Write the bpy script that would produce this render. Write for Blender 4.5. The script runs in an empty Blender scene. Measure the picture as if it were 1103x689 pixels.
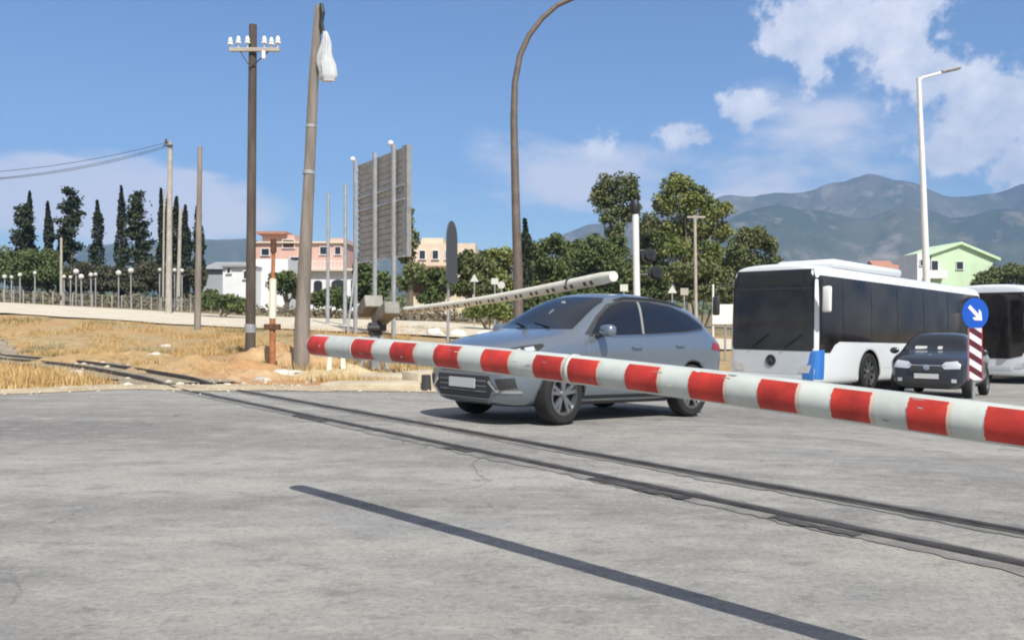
import bpy, bmesh, math, random
from mathutils import Vector, Matrix, noise
from mathutils.bvhtree import BVHTree
random.seed(7)
R = math.radians
scene = bpy.context.scene
C = scene.collection
# ------------------------------------------------------------------ camera
F, CX, CY, CAMH = 900.0, 551.5, 343.0, 1.3
cd = bpy.data.cameras.new('camera'); cam = bpy.data.objects.new('camera', cd); C.objects.link(cam)
cam.location = (0, 0, CAMH); cam.rotation_euler = (R(90), 0, 0)
cd.sensor_width = 36; cd.lens = F / 1103 * 36; cd.shift_y = -1.5 / 1103; cd.clip_start = 0.05; cd.clip_end = 20000
scene.camera = cam
# ------------------------------------------------------------------ world
SUN_AZ = Vector((0.36, -0.93, 0)).normalized(); SUN_EL = R(49)
w = bpy.data.worlds.new('World'); scene.world = w; w.use_nodes = True
nt = w.node_tree; N = nt.nodes; L = nt.links; N.clear()
out = N.new('ShaderNodeOutputWorld'); bg = N.new('ShaderNodeBackground'); L.new(bg.outputs[0], out.inputs[0])
sky = N.new('ShaderNodeTexSky'); sky.sky_type = 'NISHITA'; sky.sun_disc = False
sky.sun_elevation = SUN_EL; sky.sun_rotation = math.atan2(SUN_AZ.x, SUN_AZ.y)
sky.air_density = 1.1; sky.dust_density = 0.4; sky.ozone_density = 2.2; sky.altitude = 50
bg.inputs[1].default_value = 0.098
def mth(op, a, b=None, c=None, clamp=False):
    n = N.new('ShaderNodeMath'); n.operation = op; n.use_clamp = clamp
    for i, v in enumerate((a, b, c)):
        if v is None: continue
        if isinstance(v, (int, float)): n.inputs[i].default_value = v
        else: L.new(v, n.inputs[i])
    return n.outputs[0]
tc = N.new('ShaderNodeTexCoord')
sp = N.new('ShaderNodeSeparateXYZ'); L.new(tc.outputs['Generated'], sp.inputs[0])
az = mth('ARCTAN2', sp.outputs[0], sp.outputs[1]); el = mth('ARCSINE', sp.outputs[2])
cmb = N.new('ShaderNodeCombineXYZ'); L.new(az, cmb.inputs[0]); L.new(el, cmb.inputs[1])
def wnoise(scale, detail, rough, zoff=0.0, stretch=(1, 1, 1)):
    mp = N.new('ShaderNodeMapping'); L.new(cmb.outputs[0], mp.inputs[0]); mp.inputs['Location'].default_value = (zoff, 0, zoff)
    mp.inputs['Scale'].default_value = stretch
    n = N.new('ShaderNodeTexNoise'); L.new(mp.outputs[0], n.inputs[0])
    n.inputs['Scale'].default_value = scale; n.inputs['Detail'].default_value = detail; n.inputs['Roughness'].default_value = rough
    return n
def blob(px, py, rx, ry, rot=0, gain=1.0):
    a = math.atan2(px - CX, F); e = math.atan2((CY - py), math.hypot(F, px - CX))
    mp = N.new('ShaderNodeMapping'); mp.vector_type = 'TEXTURE'; L.new(cmb.outputs[0], mp.inputs[0])
    mp.inputs['Location'].default_value = (a, e, 0); mp.inputs['Rotation'].default_value = (0, 0, R(rot))
    k = math.cos(a)
    mp.inputs['Scale'].default_value = (rx / F * k, ry / F * k, 1)
    ln = N.new('ShaderNodeVectorMath'); ln.operation = 'LENGTH'; L.new(mp.outputs[0], ln.inputs[0])
    return mth('MULTIPLY', mth('SUBTRACT', 1.0, ln.outputs['Value']), gain)
def total(blobs):
    m = blobs[0]
    for b in blobs[1:]: m = mth('SMOOTH_MAX', m, b, 0.1)
    return m
puffy = total([blob(868, 38, 62, 46, -15, 1.0), blob(940, 20, 80, 52, -20, 1.0), blob(985, 75, 62, 56, -40, .9),
               blob(1065, 120, 66, 62, -35, 1.05), blob(1030, 165, 62, 26, 10, .9), blob(1120, 175, 60, 50, 0, 1),
               blob(805, 117, 34, 24, -15, .9), blob(735, 150, 34, 17, 0, .62), blob(1012, 40, 16, 14, 0, .6), blob(640, 172, 46, 26, 0, .45),
               blob(1280, 60, 120, 60, -20, 1), blob(1420, 200, 150, 50, 0, 1)])
n1 = wnoise(19, 9, .6, 3.1)
pm = mth('ADD', puffy, mth('MULTIPLY', mth('SUBTRACT', n1.outputs[0], .5), 2.5))
pr = N.new('ShaderNodeMapRange'); pr.interpolation_type = 'SMOOTHSTEP'; L.new(pm, pr.inputs[0])
pr.inputs['From Min'].default_value = .0; pr.inputs['From Max'].default_value = .36; pr.inputs['To Max'].default_value = .93
soft = total([blob(110, 215, 230, 55, -3, 1.7), blob(235, 235, 100, 30, 0, 1.2), blob(60, 176, 80, 16, 0, 1.3), blob(200, 190, 60, 12, 0, .9),
              blob(640, 190, 150, 50, 0, .9), blob(900, 150, 190, 90, 0, .55), blob(-200, 190, 260, 60, 0, 1), blob(760, 215, 260, 22, 0, .6)])
n2 = wnoise(9, 8, .58, 8.2, (1, 2.2, 1))
sm_ = mth('ADD', soft, mth('MULTIPLY', mth('SUBTRACT', n2.outputs[0], .5), 1.9))
sr = N.new('ShaderNodeMapRange'); sr.interpolation_type = 'SMOOTHSTEP'; L.new(sm_, sr.inputs[0])
sr.inputs['From Min'].default_value = .0; sr.inputs['From Max'].default_value = .75; sr.inputs['To Max'].default_value = .85
tint = N.new('ShaderNodeMix'); tint.data_type = 'RGBA'; tint.blend_type = 'MULTIPLY'; tint.inputs[0].default_value = 1
L.new(sky.outputs[0], tint.inputs[6]); tint.inputs[7].default_value = (.73, .87, 1.06, 1)
mx1 = N.new('ShaderNodeMix'); mx1.data_type = 'RGBA'; L.new(sr.outputs[0], mx1.inputs[0]); L.new(tint.outputs[2], mx1.inputs[6])
mx1.inputs[7].default_value = (7.4, 7.3, 8.0, 1)
n3 = wnoise(22, 5, .6, 5.5)
cr = N.new('ShaderNodeMapRange'); L.new(n3.outputs[0], cr.inputs[0]); cr.inputs['From Min'].default_value = .3; cr.inputs['From Max'].default_value = .68
ccol = N.new('ShaderNodeMix'); ccol.data_type = 'RGBA'; L.new(cr.outputs[0], ccol.inputs[0])
ccol.inputs[6].default_value = (5.0, 5.5, 6.8, 1); ccol.inputs[7].default_value = (8.3, 8.3, 8.8, 1)
mx2 = N.new('ShaderNodeMix'); mx2.data_type = 'RGBA'; L.new(pr.outputs[0], mx2.inputs[0]); L.new(mx1.outputs[2], mx2.inputs[6]); L.new(ccol.outputs[2], mx2.inputs[7])
# unseen cloud cover, added overhead and behind to neutralise the blue fill light
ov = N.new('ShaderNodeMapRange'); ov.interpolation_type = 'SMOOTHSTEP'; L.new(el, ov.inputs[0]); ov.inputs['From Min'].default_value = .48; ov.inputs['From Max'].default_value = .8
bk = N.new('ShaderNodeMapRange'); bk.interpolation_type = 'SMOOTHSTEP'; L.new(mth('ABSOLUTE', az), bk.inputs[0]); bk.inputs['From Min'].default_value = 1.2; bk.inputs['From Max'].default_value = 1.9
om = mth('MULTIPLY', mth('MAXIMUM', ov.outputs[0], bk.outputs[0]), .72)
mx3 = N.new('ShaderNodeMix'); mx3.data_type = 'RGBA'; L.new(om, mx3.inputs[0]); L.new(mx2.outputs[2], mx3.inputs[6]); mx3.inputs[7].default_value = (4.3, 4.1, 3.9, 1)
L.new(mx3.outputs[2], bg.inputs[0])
# ------------------------------------------------------------------ sun and exposure
sd = bpy.data.lights.new('sun', 'SUN'); sd.energy = 4.7; sd.angle = R(.5); sd.color = (1, .965, .88)
so = bpy.data.objects.new('sun', sd); C.objects.link(so)
sv = (SUN_AZ * math.cos(SUN_EL) + Vector((0, 0, math.sin(SUN_EL))))
so.rotation_euler = sv.to_track_quat('Z', 'Y').to_euler(); so.location = (0, -20, 40)
vs = scene.view_settings; vs.view_transform = 'Standard'; vs.look = 'None'; vs.exposure = 0.42; vs.gamma = 1; vs.use_curve_mapping = False
scene.cycles.filter_width = 2.0; scene.cycles.max_bounces = 6; scene.cycles.volume_bounces = 0; scene.cycles.transparent_max_bounces = 8

# ================================================================== terrain maths
UX, UY = -0.627, 0.779      # along the track
NX, NY = 0.779, 0.627       # along the road (s)
def st(x, y): return NX * x + NY * y, UX * x + UY * y
def xy(s, t): return NX * s + UX * t, NY * s + UY * t
def sstep(a, b, v):
    v = max(0, min(1, (v - a) / (b - a))); return v * v * (3 - 2 * v)
def zc(s):
    k = s - 6.5
    v = 0 if k < -3 else (0.5 * (k + 3) ** 2 / 6 if k < 3 else k)
    v *= .047
    return -1.15 * (1 - math.exp(-v / 1.15)) * 1.0 if v > .9 else -v * (1 - .22 * (v / .9))
RN = [-1.2, -.61, -.335, -.09, .1, .24, .4, .55, 1.4]
YN = [34, 38, 50, 70, 120, 400, 1500]
ZT = [[-.2, -.3, 1.6, 2.6, 4.2, 8, 12], [-.36, -.42, 1.58, 2.6, 4.2, 8, 12], [.12, .28, .85, 1.6, 3.6, 7, 12], [.2, .36, .85, 1.3, 2.2, 6, 12], [-.1, 0, .3, .7, 1.2, 5, 12],
      [-.5, -.45, -.3, .1, .9, 4, 12], [-.85, -.88, -.95, -.8, 0, 3, 12], [-1.0, -1.0, -1.05, -1.0, -.5, 2, 12], [-1.0, -1.0, -1.05, -1.0, -.5, 2, 12]]
def interp(xs, v):
    if v <= xs[0]: return 0, 0.0
    for i in range(len(xs) - 1):
        if v <= xs[i + 1]: return i, (v - xs[i]) / (xs[i + 1] - xs[i])
    return len(xs) - 2, 1.0
def gz(x, y):
    s, t = st(x, y); a = zc(s)
    if y < 18: return a
    i, fi = interp(RN, x / y); j, fj = interp(YN, y)
    b = (ZT[i][j] * (1 - fj) + ZT[i][j + 1] * fj) * (1 - fi) + (ZT[i + 1][j] * (1 - fj) + ZT[i + 1][j + 1] * fj) * fi
    wgt = sstep(18, 36, y)
    return a * (1 - wgt) + b * wgt
def wob(v, sc=1.0, seed=0.0): return noise.noise(Vector((v * sc, seed, 1.7)))
def edge_t(s):      # left edge of the asphalt, in t
    if s < 4: e = 16.7
    elif s < 7.5: e = 16.7 - (s - 4) * .75
    else: e = 14.1 - min(1.0, (s - 7.5) * .3)
    return e + .35 * wob(s, .5) + .12 * wob(s, 2.3, 4)
def on_asphalt(x, y):
    s, t = st(x, y); return edge_t(s) - t
def at(px, Y, py=None):
    x = (px - CX) / F * Y
    return Vector((x, Y, gz(x, Y) if py is None else CAMH + (CY - py) / F * Y))
def zof(py, Y): return CAMH + (CY - py) / F * Y

# ================================================================== helpers
def tag(o, label=None, cat=None, group=None, kind=None):
    if label: o['label'] = label
    if cat: o['category'] = cat
    if group: o['group'] = group
    if kind: o['kind'] = kind
    return o
def thing(name, label, cat, loc=(0, 0, 0), rotz=0, group=None):
    o = bpy.data.objects.new(name, None); C.objects.link(o); o.location = loc; o.rotation_euler = (0, 0, rotz)
    o.empty_display_size = .3
    return tag(o, label, cat, group)
def obj(name, bm, mats, parent=None, smooth=None):
    me = bpy.data.meshes.new(name)
    if smooth is not None:
        for f in bm.faces: f.smooth = True
    bm.to_mesh(me); bm.free()
    if not isinstance(mats, (list, tuple)): mats = [mats]
    for m in mats: me.materials.append(m)
    if smooth is not None and smooth < 180: me.set_sharp_from_angle(angle=R(smooth))
    o = bpy.data.objects.new(name, me); C.objects.link(o)
    if parent: o.parent = parent
    return o
def new(): return bmesh.new()
def box(bm, c, d, rot=None, bevel=0, mi=0):
    m = Matrix.Translation(Vector(c)) @ (rot.to_4x4() if rot else Matrix.Identity(4)) @ Matrix.Diagonal((d[0], d[1], d[2], 1))
    r = bmesh.ops.create_cube(bm, size=1, matrix=m)
    fs = set(f for v in r['verts'] for f in v.link_faces)
    for f in fs: f.material_index = mi
    if bevel:
        es = list(set(e for v in r['verts'] for e in v.link_edges))
        bmesh.ops.bevel(bm, geom=es, offset=bevel, segments=2, affect='EDGES', profile=.5)
    return bm
def tube(bm, pts, rad, seg=10, cap=True, mi=0):
    pts = [Vector(p) for p in pts]
    if isinstance(rad, (int, float)): rad = [rad] * len(pts)
    rings = []; prevx = None
    for i, p in enumerate(pts):
        d = (pts[min(i + 1, len(pts) - 1)] - pts[max(i - 1, 0)]).normalized()
        if prevx is None:
            a = Vector((0, 0, 1)) if abs(d.z) < .9 else Vector((1, 0, 0)); x = d.cross(a).normalized()
        else: x = (prevx - d * prevx.dot(d)).normalized()
        prevx = x; y = d.cross(x)
        rings.append([bm.verts.new(p + (x * math.cos(k * 2 * math.pi / seg) + y * math.sin(k * 2 * math.pi / seg)) * rad[i]) for k in range(seg)])
    for a, b in zip(rings[:-1], rings[1:]):
        for k in range(seg):
            f = bm.faces.new((a[k], a[(k + 1) % seg], b[(k + 1) % seg], b[k])); f.material_index = mi
    if cap:
        f = bm.faces.new(rings[0][::-1]); f.material_index = mi
        f = bm.faces.new(rings[-1]); f.material_index = mi
    return bm
def lathe(bm, prof, axis='Y', seg=28, mi=0, center=(0, 0, 0)):
    rings = []
    c0 = Vector(center)
    for r, h in prof:
        ring = []
        for k in range(seg):
            a = k * 2 * math.pi / seg
            if axis == 'Y': v = Vector((r * math.cos(a), h, r * math.sin(a)))
            else: v = Vector((r * math.cos(a), r * math.sin(a), h))
            ring.append(bm.verts.new(c0 + v))
        rings.append(ring)
    for a, b in zip(rings[:-1], rings[1:]):
        for k in range(seg):
            f = bm.faces.new((a[k], a[(k + 1) % seg], b[(k + 1) % seg], b[k])); f.material_index = mi
    return bm
def sheet(name, us, vs_, fn, mat, kind=None):
    bm = new(); g = [[bm.verts.new(fn(u, v)) for v in vs_] for u in us]
    for i in range(len(us) - 1):
        for j in range(len(vs_) - 1):
            bm.faces.new((g[i][j], g[i + 1][j], g[i + 1][j + 1], g[i][j + 1]))
    bmesh.ops.recalc_face_normals(bm, faces=bm.faces[:])
    if sum(f.normal.z for f in bm.faces) < 0: bmesh.ops.reverse_faces(bm, faces=bm.faces[:])
    o = obj(name, bm, mat, smooth=180)
    if kind: o['kind'] = kind
    return o
def linsp(a, b, n): return [a + (b - a) * i / (n - 1) for i in range(n)]

# ------------------------------------------------------------------ materials
def mat(name, col, rough=.6, metal=0, var=0, vscale=3, coat=0, spec=.5, bump=0, bscale=30, emis=None, col2=None, stretch=(1, 1, 1)):
    m = bpy.data.materials.new(name); m.use_nodes = True
    nt = m.node_tree; b = nt.nodes['Principled BSDF']
    b.inputs['Base Color'].default_value = (*col, 1); b.inputs['Roughness'].default_value = rough; b.inputs['Metallic'].default_value = metal
    b.inputs['Coat Weight'].default_value = coat; b.inputs['Coat Roughness'].default_value = .06; b.inputs['Specular IOR Level'].default_value = spec
    if var or col2 or bump:
        tcn = nt.nodes.new('ShaderNodeTexCoord'); mp = nt.nodes.new('ShaderNodeMapping'); nt.links.new(tcn.outputs['Object'], mp.inputs[0])
        mp.inputs['Scale'].default_value = stretch
    if var or col2:
        n = nt.nodes.new('ShaderNodeTexNoise'); n.inputs['Scale'].default_value = vscale; n.inputs['Detail'].default_value = 5; n.inputs['Roughness'].default_value = .6
        nt.links.new(mp.outputs[0], n.inputs[0])
        rr = nt.nodes.new('ShaderNodeValToRGB'); rr.color_ramp.elements[0].position = .34; rr.color_ramp.elements[1].position = .66
        c2 = col2 if col2 else tuple(min(1, c * (1 + var)) for c in col)
        c1 = col if col2 else tuple(c * (1 - var) for c in col)
        rr.color_ramp.elements[0].color = (*c1, 1); rr.color_ramp.elements[1].color = (*c2, 1)
        nt.links.new(n.outputs[0], rr.inputs[0]); nt.links.new(rr.outputs[0], b.inputs['Base Color'])
    if bump:
        n = nt.nodes.new('ShaderNodeTexNoise'); n.inputs['Scale'].default_value = bscale; n.inputs['Detail'].default_value = 4
        nt.links.new(mp.outputs[0], n.inputs[0])
        bp = nt.nodes.new('ShaderNodeBump'); bp.inputs['Strength'].default_value = bump; bp.inputs['Distance'].default_value = .02
        nt.links.new(n.outputs[0], bp.inputs['Height']); nt.links.new(bp.outputs[0], b.inputs['Normal'])
    return m
class G:     # small node-graph helper
    def __init__(s, name):
        s.m = bpy.data.materials.new(name); s.m.use_nodes = True; s.nt = s.m.node_tree; s.b = s.nt.nodes['Principled BSDF']
        g = s.nt.nodes.new('ShaderNodeNewGeometry'); s.pos = g.outputs['Position']
    def lk(s, a, b): s.nt.links.new(a, b)
    def mapping(s, scale=(1, 1, 1), rot=0, loc=(0, 0, 0), tex=False):
        n = s.nt.nodes.new('ShaderNodeMapping'); s.lk(s.pos, n.inputs[0])
        if tex: n.vector_type = 'TEXTURE'
        n.inputs['Scale'].default_value = scale; n.inputs['Rotation'].default_value = (0, 0, rot); n.inputs['Location'].default_value = loc
        return n.outputs[0]
    def noise(s, scale, detail=5, rough=.6, vec=None, dist=0):
        n = s.nt.nodes.new('ShaderNodeTexNoise'); s.lk(vec or s.pos, n.inputs[0])
        n.inputs['Scale'].default_value = scale; n.inputs['Detail'].default_value = detail; n.inputs['Roughness'].default_value = rough; n.inputs['Distortion'].default_value = dist
        return n.outputs[0]
    def rng(s, v, a, b, c=0, d=1):
        n = s.nt.nodes.new('ShaderNodeMapRange'); n.interpolation_type = 'SMOOTHSTEP'; s.lk(v, n.inputs[0])
        for k, x in zip(('From Min', 'From Max', 'To Min', 'To Max'), (a, b, c, d)): n.inputs[k].default_value = x
        return n.outputs[0]
    def mix(s, f, a, b):
        n = s.nt.nodes.new('ShaderNodeMix'); n.data_type = 'RGBA'
        if isinstance(f, (int, float)): n.inputs[0].default_value = f
        else: s.lk(f, n.inputs[0])
        for i, v in ((6, a), (7, b)):
            if isinstance(v, tuple): n.inputs[i].default_value = (*v, 1)
            else: s.lk(v, n.inputs[i])
        return n.outputs[2]
    def math(s, op, a, b=0.0, clamp=False):
        n = s.nt.nodes.new('ShaderNodeMath'); n.operation = op; n.use_clamp = clamp
        for i, v in enumerate((a, b)):
            if isinstance(v, (int, float)): n.inputs[i].default_value = v
            else: s.lk(v, n.inputs[i])
        return n.outputs[0]
    def ell(s, cx, cy, rx, ry, rot, soft=.6):
        v = s.mapping((rx, ry, 1e3), rot, (cx, cy, 0), True)
        n = s.nt.nodes.new('ShaderNodeVectorMath'); n.operation = 'LENGTH'; s.lk(v, n.inputs[0])
        wv = s.math('ADD', n.outputs['Value'], s.math('MULTIPLY', s.math('SUBTRACT', s.noise(1.3, 6, .65), .5), .9))
        return s.rng(wv, 1.0, 1.0 - soft)
    def bump(s, h, st_=.3, dist=.01):
        n = s.nt.nodes.new('ShaderNodeBump'); n.inputs['Strength'].default_value = st_; n.inputs['Distance'].default_value = dist
        s.lk(h, n.inputs['Height']); s.lk(n.outputs[0], s.b.inputs['Normal'])
    def done(s, col, rough=.85):
        s.lk(col, s.b.inputs['Base Color']); s.b.inputs['Roughness'].default_value = rough; s.b.inputs['Specular IOR Level'].default_value = .3
        return s.m
def mk_asphalt():
    g = G('asphalt'); ra = math.atan2(NY, NX)
    along = g.mapping((.28, 1.0, 1), 0.12, (0, 0, 0))
    big = g.noise(.42, 6, .6, along, .6)
    mid = g.noise(2.4, 7, .65, g.mapping((.5, 1.1, 1), .2))
    fine = g.noise(28, 4, .7); grit = g.noise(150, 2, .6)
    c = g.mix(g.rng(big, .36, .66), (.222, .213, .200), (.355, .338, .310))
    c = g.mix(g.rng(mid, .44, .68, 0, .5), c, (.18, .18, .182))
    c = g.mix(g.rng(mid, .46, .34, 0, .32), c, (.41, .39, .36))
    for (cx, cy, rx, ry, rot, k, cc) in ((-6.2, 9.8, 5.2, 1.3, -.1, .75, (.175, .165, .158)), (-8, 7.0, 6, .5, 0, .4, (.195, .185, .172)), (4.6, 6.4, 2.8, .9, -.55, .6, (.18, .17, .16)), (8.3, 10.0, 3.4, 1.0, -.6, .55, (.195, .185, .172)),
                                         (0.5, 6.8, 2.3, .55, -.2, .7, (.41, .39, .36)), (5.5, 9.2, 2.6, .8, -.55, .6, (.40, .38, .35)), (-3.5, 6.6, 3.6, .5, -.05, .55, (.39, .37, .34)),
                                         (2.3, 4.6, .9, .7, .3, .45, (.40, .37, .32)), (3.6, 8.0, 2.2, .5, -.6, .4, (.23, .23, .24)), (1.3, 3.9, 1.0, .35, .2, .35, (.215, .215, .215)), (-.6, 5.3, 1.2, .4, -.2, .4, (.25, .25, .26))):
        c = g.mix(g.math('MULTIPLY', g.ell(cx, cy, rx, ry, rot), k), c, cc)
    blot = g.noise(6.5, 6, .7, g.mapping((.55, 1, 1), .1, (4, 2, 0)))
    c = g.mix(g.rng(blot, .51, .68, 0, .5), c, (.115, .112, .108)); c = g.mix(g.rng(blot, .48, .33, 0, .45), c, (.43, .41, .375))
    c = g.mix(g.rng(fine, .5, .72, 0, .6), c, (.13, .13, .135))
    c = g.mix(g.rng(fine, .48, .32, 0, .4), c, (.42, .41, .39))
    c = g.mix(g.rng(grit, .56, .75, 0, .5), c, (.46, .45, .43))
    c = g.mix(g.rng(grit, .44, .28, 0, .5), c, (.08, .08, .085))
    # thin cracks
    vo = g.nt.nodes.new('ShaderNodeTexVoronoi'); vo.feature = 'DISTANCE_TO_EDGE'; vo.inputs['Scale'].default_value = .35
    dv = g.nt.nodes.new('ShaderNodeVectorMath'); dv.operation = 'ADD'; g.lk(g.pos, dv.inputs[0])
    nn = g.nt.nodes.new('ShaderNodeTexNoise'); nn.inputs['Scale'].default_value = 1.5; nn.inputs['Detail'].default_value = 6; g.lk(g.pos, nn.inputs[0])
    g.lk(nn.outputs['Color'], dv.inputs[1]); g.lk(dv.outputs[0], vo.inputs[0])
    c = g.mix(g.math('MULTIPLY', g.rng(vo.outputs['Distance'], .012, .0), g.rng(big, .5, .42, 0, .55)), c, (.09, .09, .09))
    g.bump(g.math('ADD', fine, g.math('MULTIPLY', grit, .6)), .55, .012)
    return g.done(c, .88)
def mk_ground():
    g = G('dry_ground')
    a = g.noise(.35, 7, .65); b = g.noise(2.6, 6, .65); c_ = g.noise(14, 5, .7)
    c = g.mix(g.rng(a, .38, .62), (.42, .265, .12), (.37, .28, .15))
    c = g.mix(g.rng(b, .5, .66, 0, .75), c, (.22, .165, .085))
    c = g.mix(g.rng(b, .46, .34, 0, .6), c, (.50, .40, .25))
    for (cx, cy, rx, ry, k, cc) in ((-5.2, 19.5, 3.4, 5, .8, (.46, .25, .12)), (-9, 22, 3, 2, .6, (.46, .28, .14)), (-12, 30, 5, 3, .5, (.44, .27, .13))):
        c = g.mix(g.math('MULTIPLY', g.ell(cx, cy, rx, ry, 0), k), c, cc)
    c = g.mix(g.rng(c_, .5, .7, 0, .5), c, (.16, .13, .07))
    # greener and greyer beyond the dirt road
    sp = g.nt.nodes.new('ShaderNodeSeparateXYZ'); g.lk(g.pos, sp.inputs[0])
    far = g.rng(sp.outputs[1], 58, 76)
    c = g.mix(g.math('MULTIPLY', far, .8), c, g.mix(g.rng(a, .4, .6), (.13, .125, .07), (.22, .19, .12)))
    vfar = g.rng(sp.outputs[1], 150, 400)
    c = g.mix(vfar, c, g.mix(g.rng(g.noise(.02, 6, .6), .4, .6), (.055, .075, .035), (.16, .14, .085)))
    g.bump(b, .7, .06)
    return g.done(c, .95)
def mk_mountain(name, c1, c2, c3):
    g = G(name)
    a = g.noise(.0022, 8, .62); b = g.noise(.012, 7, .65)
    c = g.mix(g.rng(a, .4, .6), c1, c2); c = g.mix(g.rng(b, .52, .64, 0, .8), c, c3)
    c = g.mix(g.rng(a, .6, .68, 0, .7), c, (.30, .27, .23))
    g.bump(b, .6, 12)
    return g.done(c, 1)
MA = mk_asphalt(); MG = mk_ground()
M = {}
M['pale'] = mat('pale_dirt', (.50, .44, .34), .95, col2=(.64, .58, .47), vscale=.8, bump=.4, bscale=5)
M['verge'] = mat('gravel_verge', (.36, .28, .18), .95, col2=(.52, .43, .29), vscale=1.5, bump=.6, bscale=20)
M['rail'] = mat('rail_steel', (.055, .045, .04), .55, .4, var=.4, vscale=6)
M['groove'] = mat('dark_groove', (.03, .03, .032), .9, col2=(.085, .08, .075), vscale=5, bump=.5, bscale=30)
M['filler'] = mat('filler_tar', (.13, .125, .12), .88, col2=(.26, .25, .235), vscale=3, bump=.5, bscale=40)
M['panel'] = mat('crossing_concrete', (.27, .27, .27), .85, col2=(.40, .40, .40), vscale=2.5, bump=.3, bscale=25)
M['panel2'] = mat('crossing_slab_light', (.42, .43, .45), .8, col2=(.54, .55, .58), vscale=4, bump=.2, bscale=25)
M['sleeper'] = mat('sleeper_wood', (.12, .09, .065), .9, var=.4, vscale=6)
M['wood_d'] = mat('dark_timber', (.06, .047, .04), .85, col2=(.12, .098, .08), vscale=6, stretch=(1, 1, .15), bump=.5, bscale=25)
M['wood_l'] = mat('weathered_timber', (.17, .145, .125), .88, col2=(.30, .265, .235), vscale=5, stretch=(1, 1, .12), bump=.5, bscale=25)
M['conc'] = mat('pole_concrete', (.34, .31, .27), .85, col2=(.45, .42, .37), vscale=2)
M['tanconc'] = mat('tan_concrete', (.42, .35, .25), .9, col2=(.55, .48, .36), vscale=2.5, bump=.3)
M['white'] = mat('white_paint', (.80, .80, .78), .45, var=.06, vscale=2)
M['arm'] = mat('arm_white_paint', (.50, .53, .50), .38, var=.13, vscale=5, spec=.5)
M['armred'] = mat('red_reflective_film', (.46, .035, .025), .42, var=.3, vscale=7, spec=.45)
M['armedge'] = mat('faded_film_edge', (.56, .44, .35), .5)
M['armold'] = mat('cream_paint', (.78, .76, .66), .6, col2=(.70, .66, .54), vscale=5)
M['black'] = mat('black_paint', (.02, .02, .022), .5)
M['dark'] = mat('dark_steel', (.06, .06, .065), .55, .3)
M['brownmetal'] = mat('brown_lamp_steel', (.125, .10, .085), .6, .2, col2=(.19, .155, .13), vscale=3)
M['galv'] = mat('galvanised', (.42, .43, .45), .5, .5, var=.15, vscale=3)
M['greymetal'] = mat('grey_sheet', (.22, .225, .23), .6, .2, col2=(.33, .335, .335), vscale=3)
M['cabinet'] = mat('cabinet_metal', (.20, .19, .165), .7, .1, col2=(.34, .325, .29), vscale=3)
M['rust'] = mat('rust', (.30, .10, .035), .85, col2=(.45, .20, .09), vscale=9)
M['rustd'] = mat('dark_rust', (.07, .035, .02), .85, col2=(.14, .07, .04), vscale=9)
M['plastic'] = mat('white_plastic_sheet', (.52, .54, .56), .35, var=.08, vscale=6)
M['porc'] = mat('porcelain', (.82, .84, .86), .15)
M['blue'] = mat('sign_blue', (.008, .09, .48), .35)
M['signwhite'] = mat('sign_white', (.8, .8, .82), .4)
M['signred'] = mat('sign_stripe_dark', (.10, .015, .03), .45)
M['signredb'] = mat('sign_red', (.55, .03, .04), .4)
M['tyre'] = mat('tyre_rubber', (.018, .018, .019), .85)
M['rim'] = mat('alloy', (.30, .31, .32), .35, .8)
M['rimd'] = mat('alloy_dark', (.035, .035, .04), .5, .4)
M['silver'] = mat('silver_car_paint', (.235, .28, .335), .28, .65, coat=1)
M['dkpaint'] = mat('dark_car_paint', (.018, .024, .036), .35, .2, coat=.9)
M['glass'] = mat('tinted_glass', (.010, .012, .018), .06, 0, spec=.7)
M['glass2'] = mat('bus_glass', (.010, .010, .012), .10, 0, spec=.35, col2=(.045, .036, .030), vscale=.7)  # brownish mottling puts tree reflections into the glass colour
M['buswhite'] = mat('bus_white', (.74, .77, .80), .32, coat=.5, var=.03, vscale=1)
M['busgrey'] = mat('bus_front_grey', (.56, .60, .64), .35, coat=.4, var=.04, vscale=1)
M['busblue'] = mat('bus_blue', (.04, .19, .55), .3, coat=.4)
M['trim'] = mat('black_trim', (.035, .035, .038), .6)
M['chrome'] = mat('chrome_trim', (.75, .76, .78), .15, 1)
M['lampglass'] = mat('lamp_glass', (.62, .65, .70), .12, .3, spec=.8)
M['taillamp'] = mat('tail_lamp', (.30, .02, .03), .2)
M['plate'] = mat('number_plate_white', (.50, .50, .50), .4)
M['cloth'] = mat('interior_dark', (.05, .05, .055), .8)
M['pink'] = mat('pink_render', (.62, .40, .33), .85, var=.07, vscale=.6)
M['cream'] = mat('cream_render', (.66, .55, .43), .85, var=.07, vscale=.6)
M['wall'] = mat('white_render', (.72, .73, .75), .85, var=.05, vscale=.6)
M['greywall'] = mat('grey_render', (.36, .38, .41), .85, var=.06, vscale=.5)
M['greenwall'] = mat('mint_render', (.56, .72, .50), .85, var=.08, vscale=.5)
M['roofred'] = mat('roof_tiles', (.42, .20, .14), .85, var=.2, vscale=4)
M['roofgrey'] = mat('grey_roof', (.30, .31, .33), .8, var=.15, vscale=2)
M['window'] = mat('dark_window', (.03, .035, .045), .15)
M['awning'] = mat('brown_awning', (.22, .12, .075), .85, var=.15)
M['rock'] = mat('pale_rock', (.50, .45, .38), .9, col2=(.66, .60, .52), vscale=5, bump=.5)
M['trunk'] = mat('bark', (.10, .08, .06), .95, col2=(.19, .155, .12), vscale=5, stretch=(1, 1, .3))
M['trunkpale'] = mat('pale_bark', (.26, .22, .18), .95, col2=(.36, .32, .27), vscale=5, stretch=(1, 1, .3))
def leaf(name, a, b, sc=.6):
    m = mat(name, a, .75, col2=b, vscale=sc, spec=.25); return m
M['cyp'] = leaf('cypress_leaves', (.022, .034, .020), (.045, .058, .030))
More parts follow.
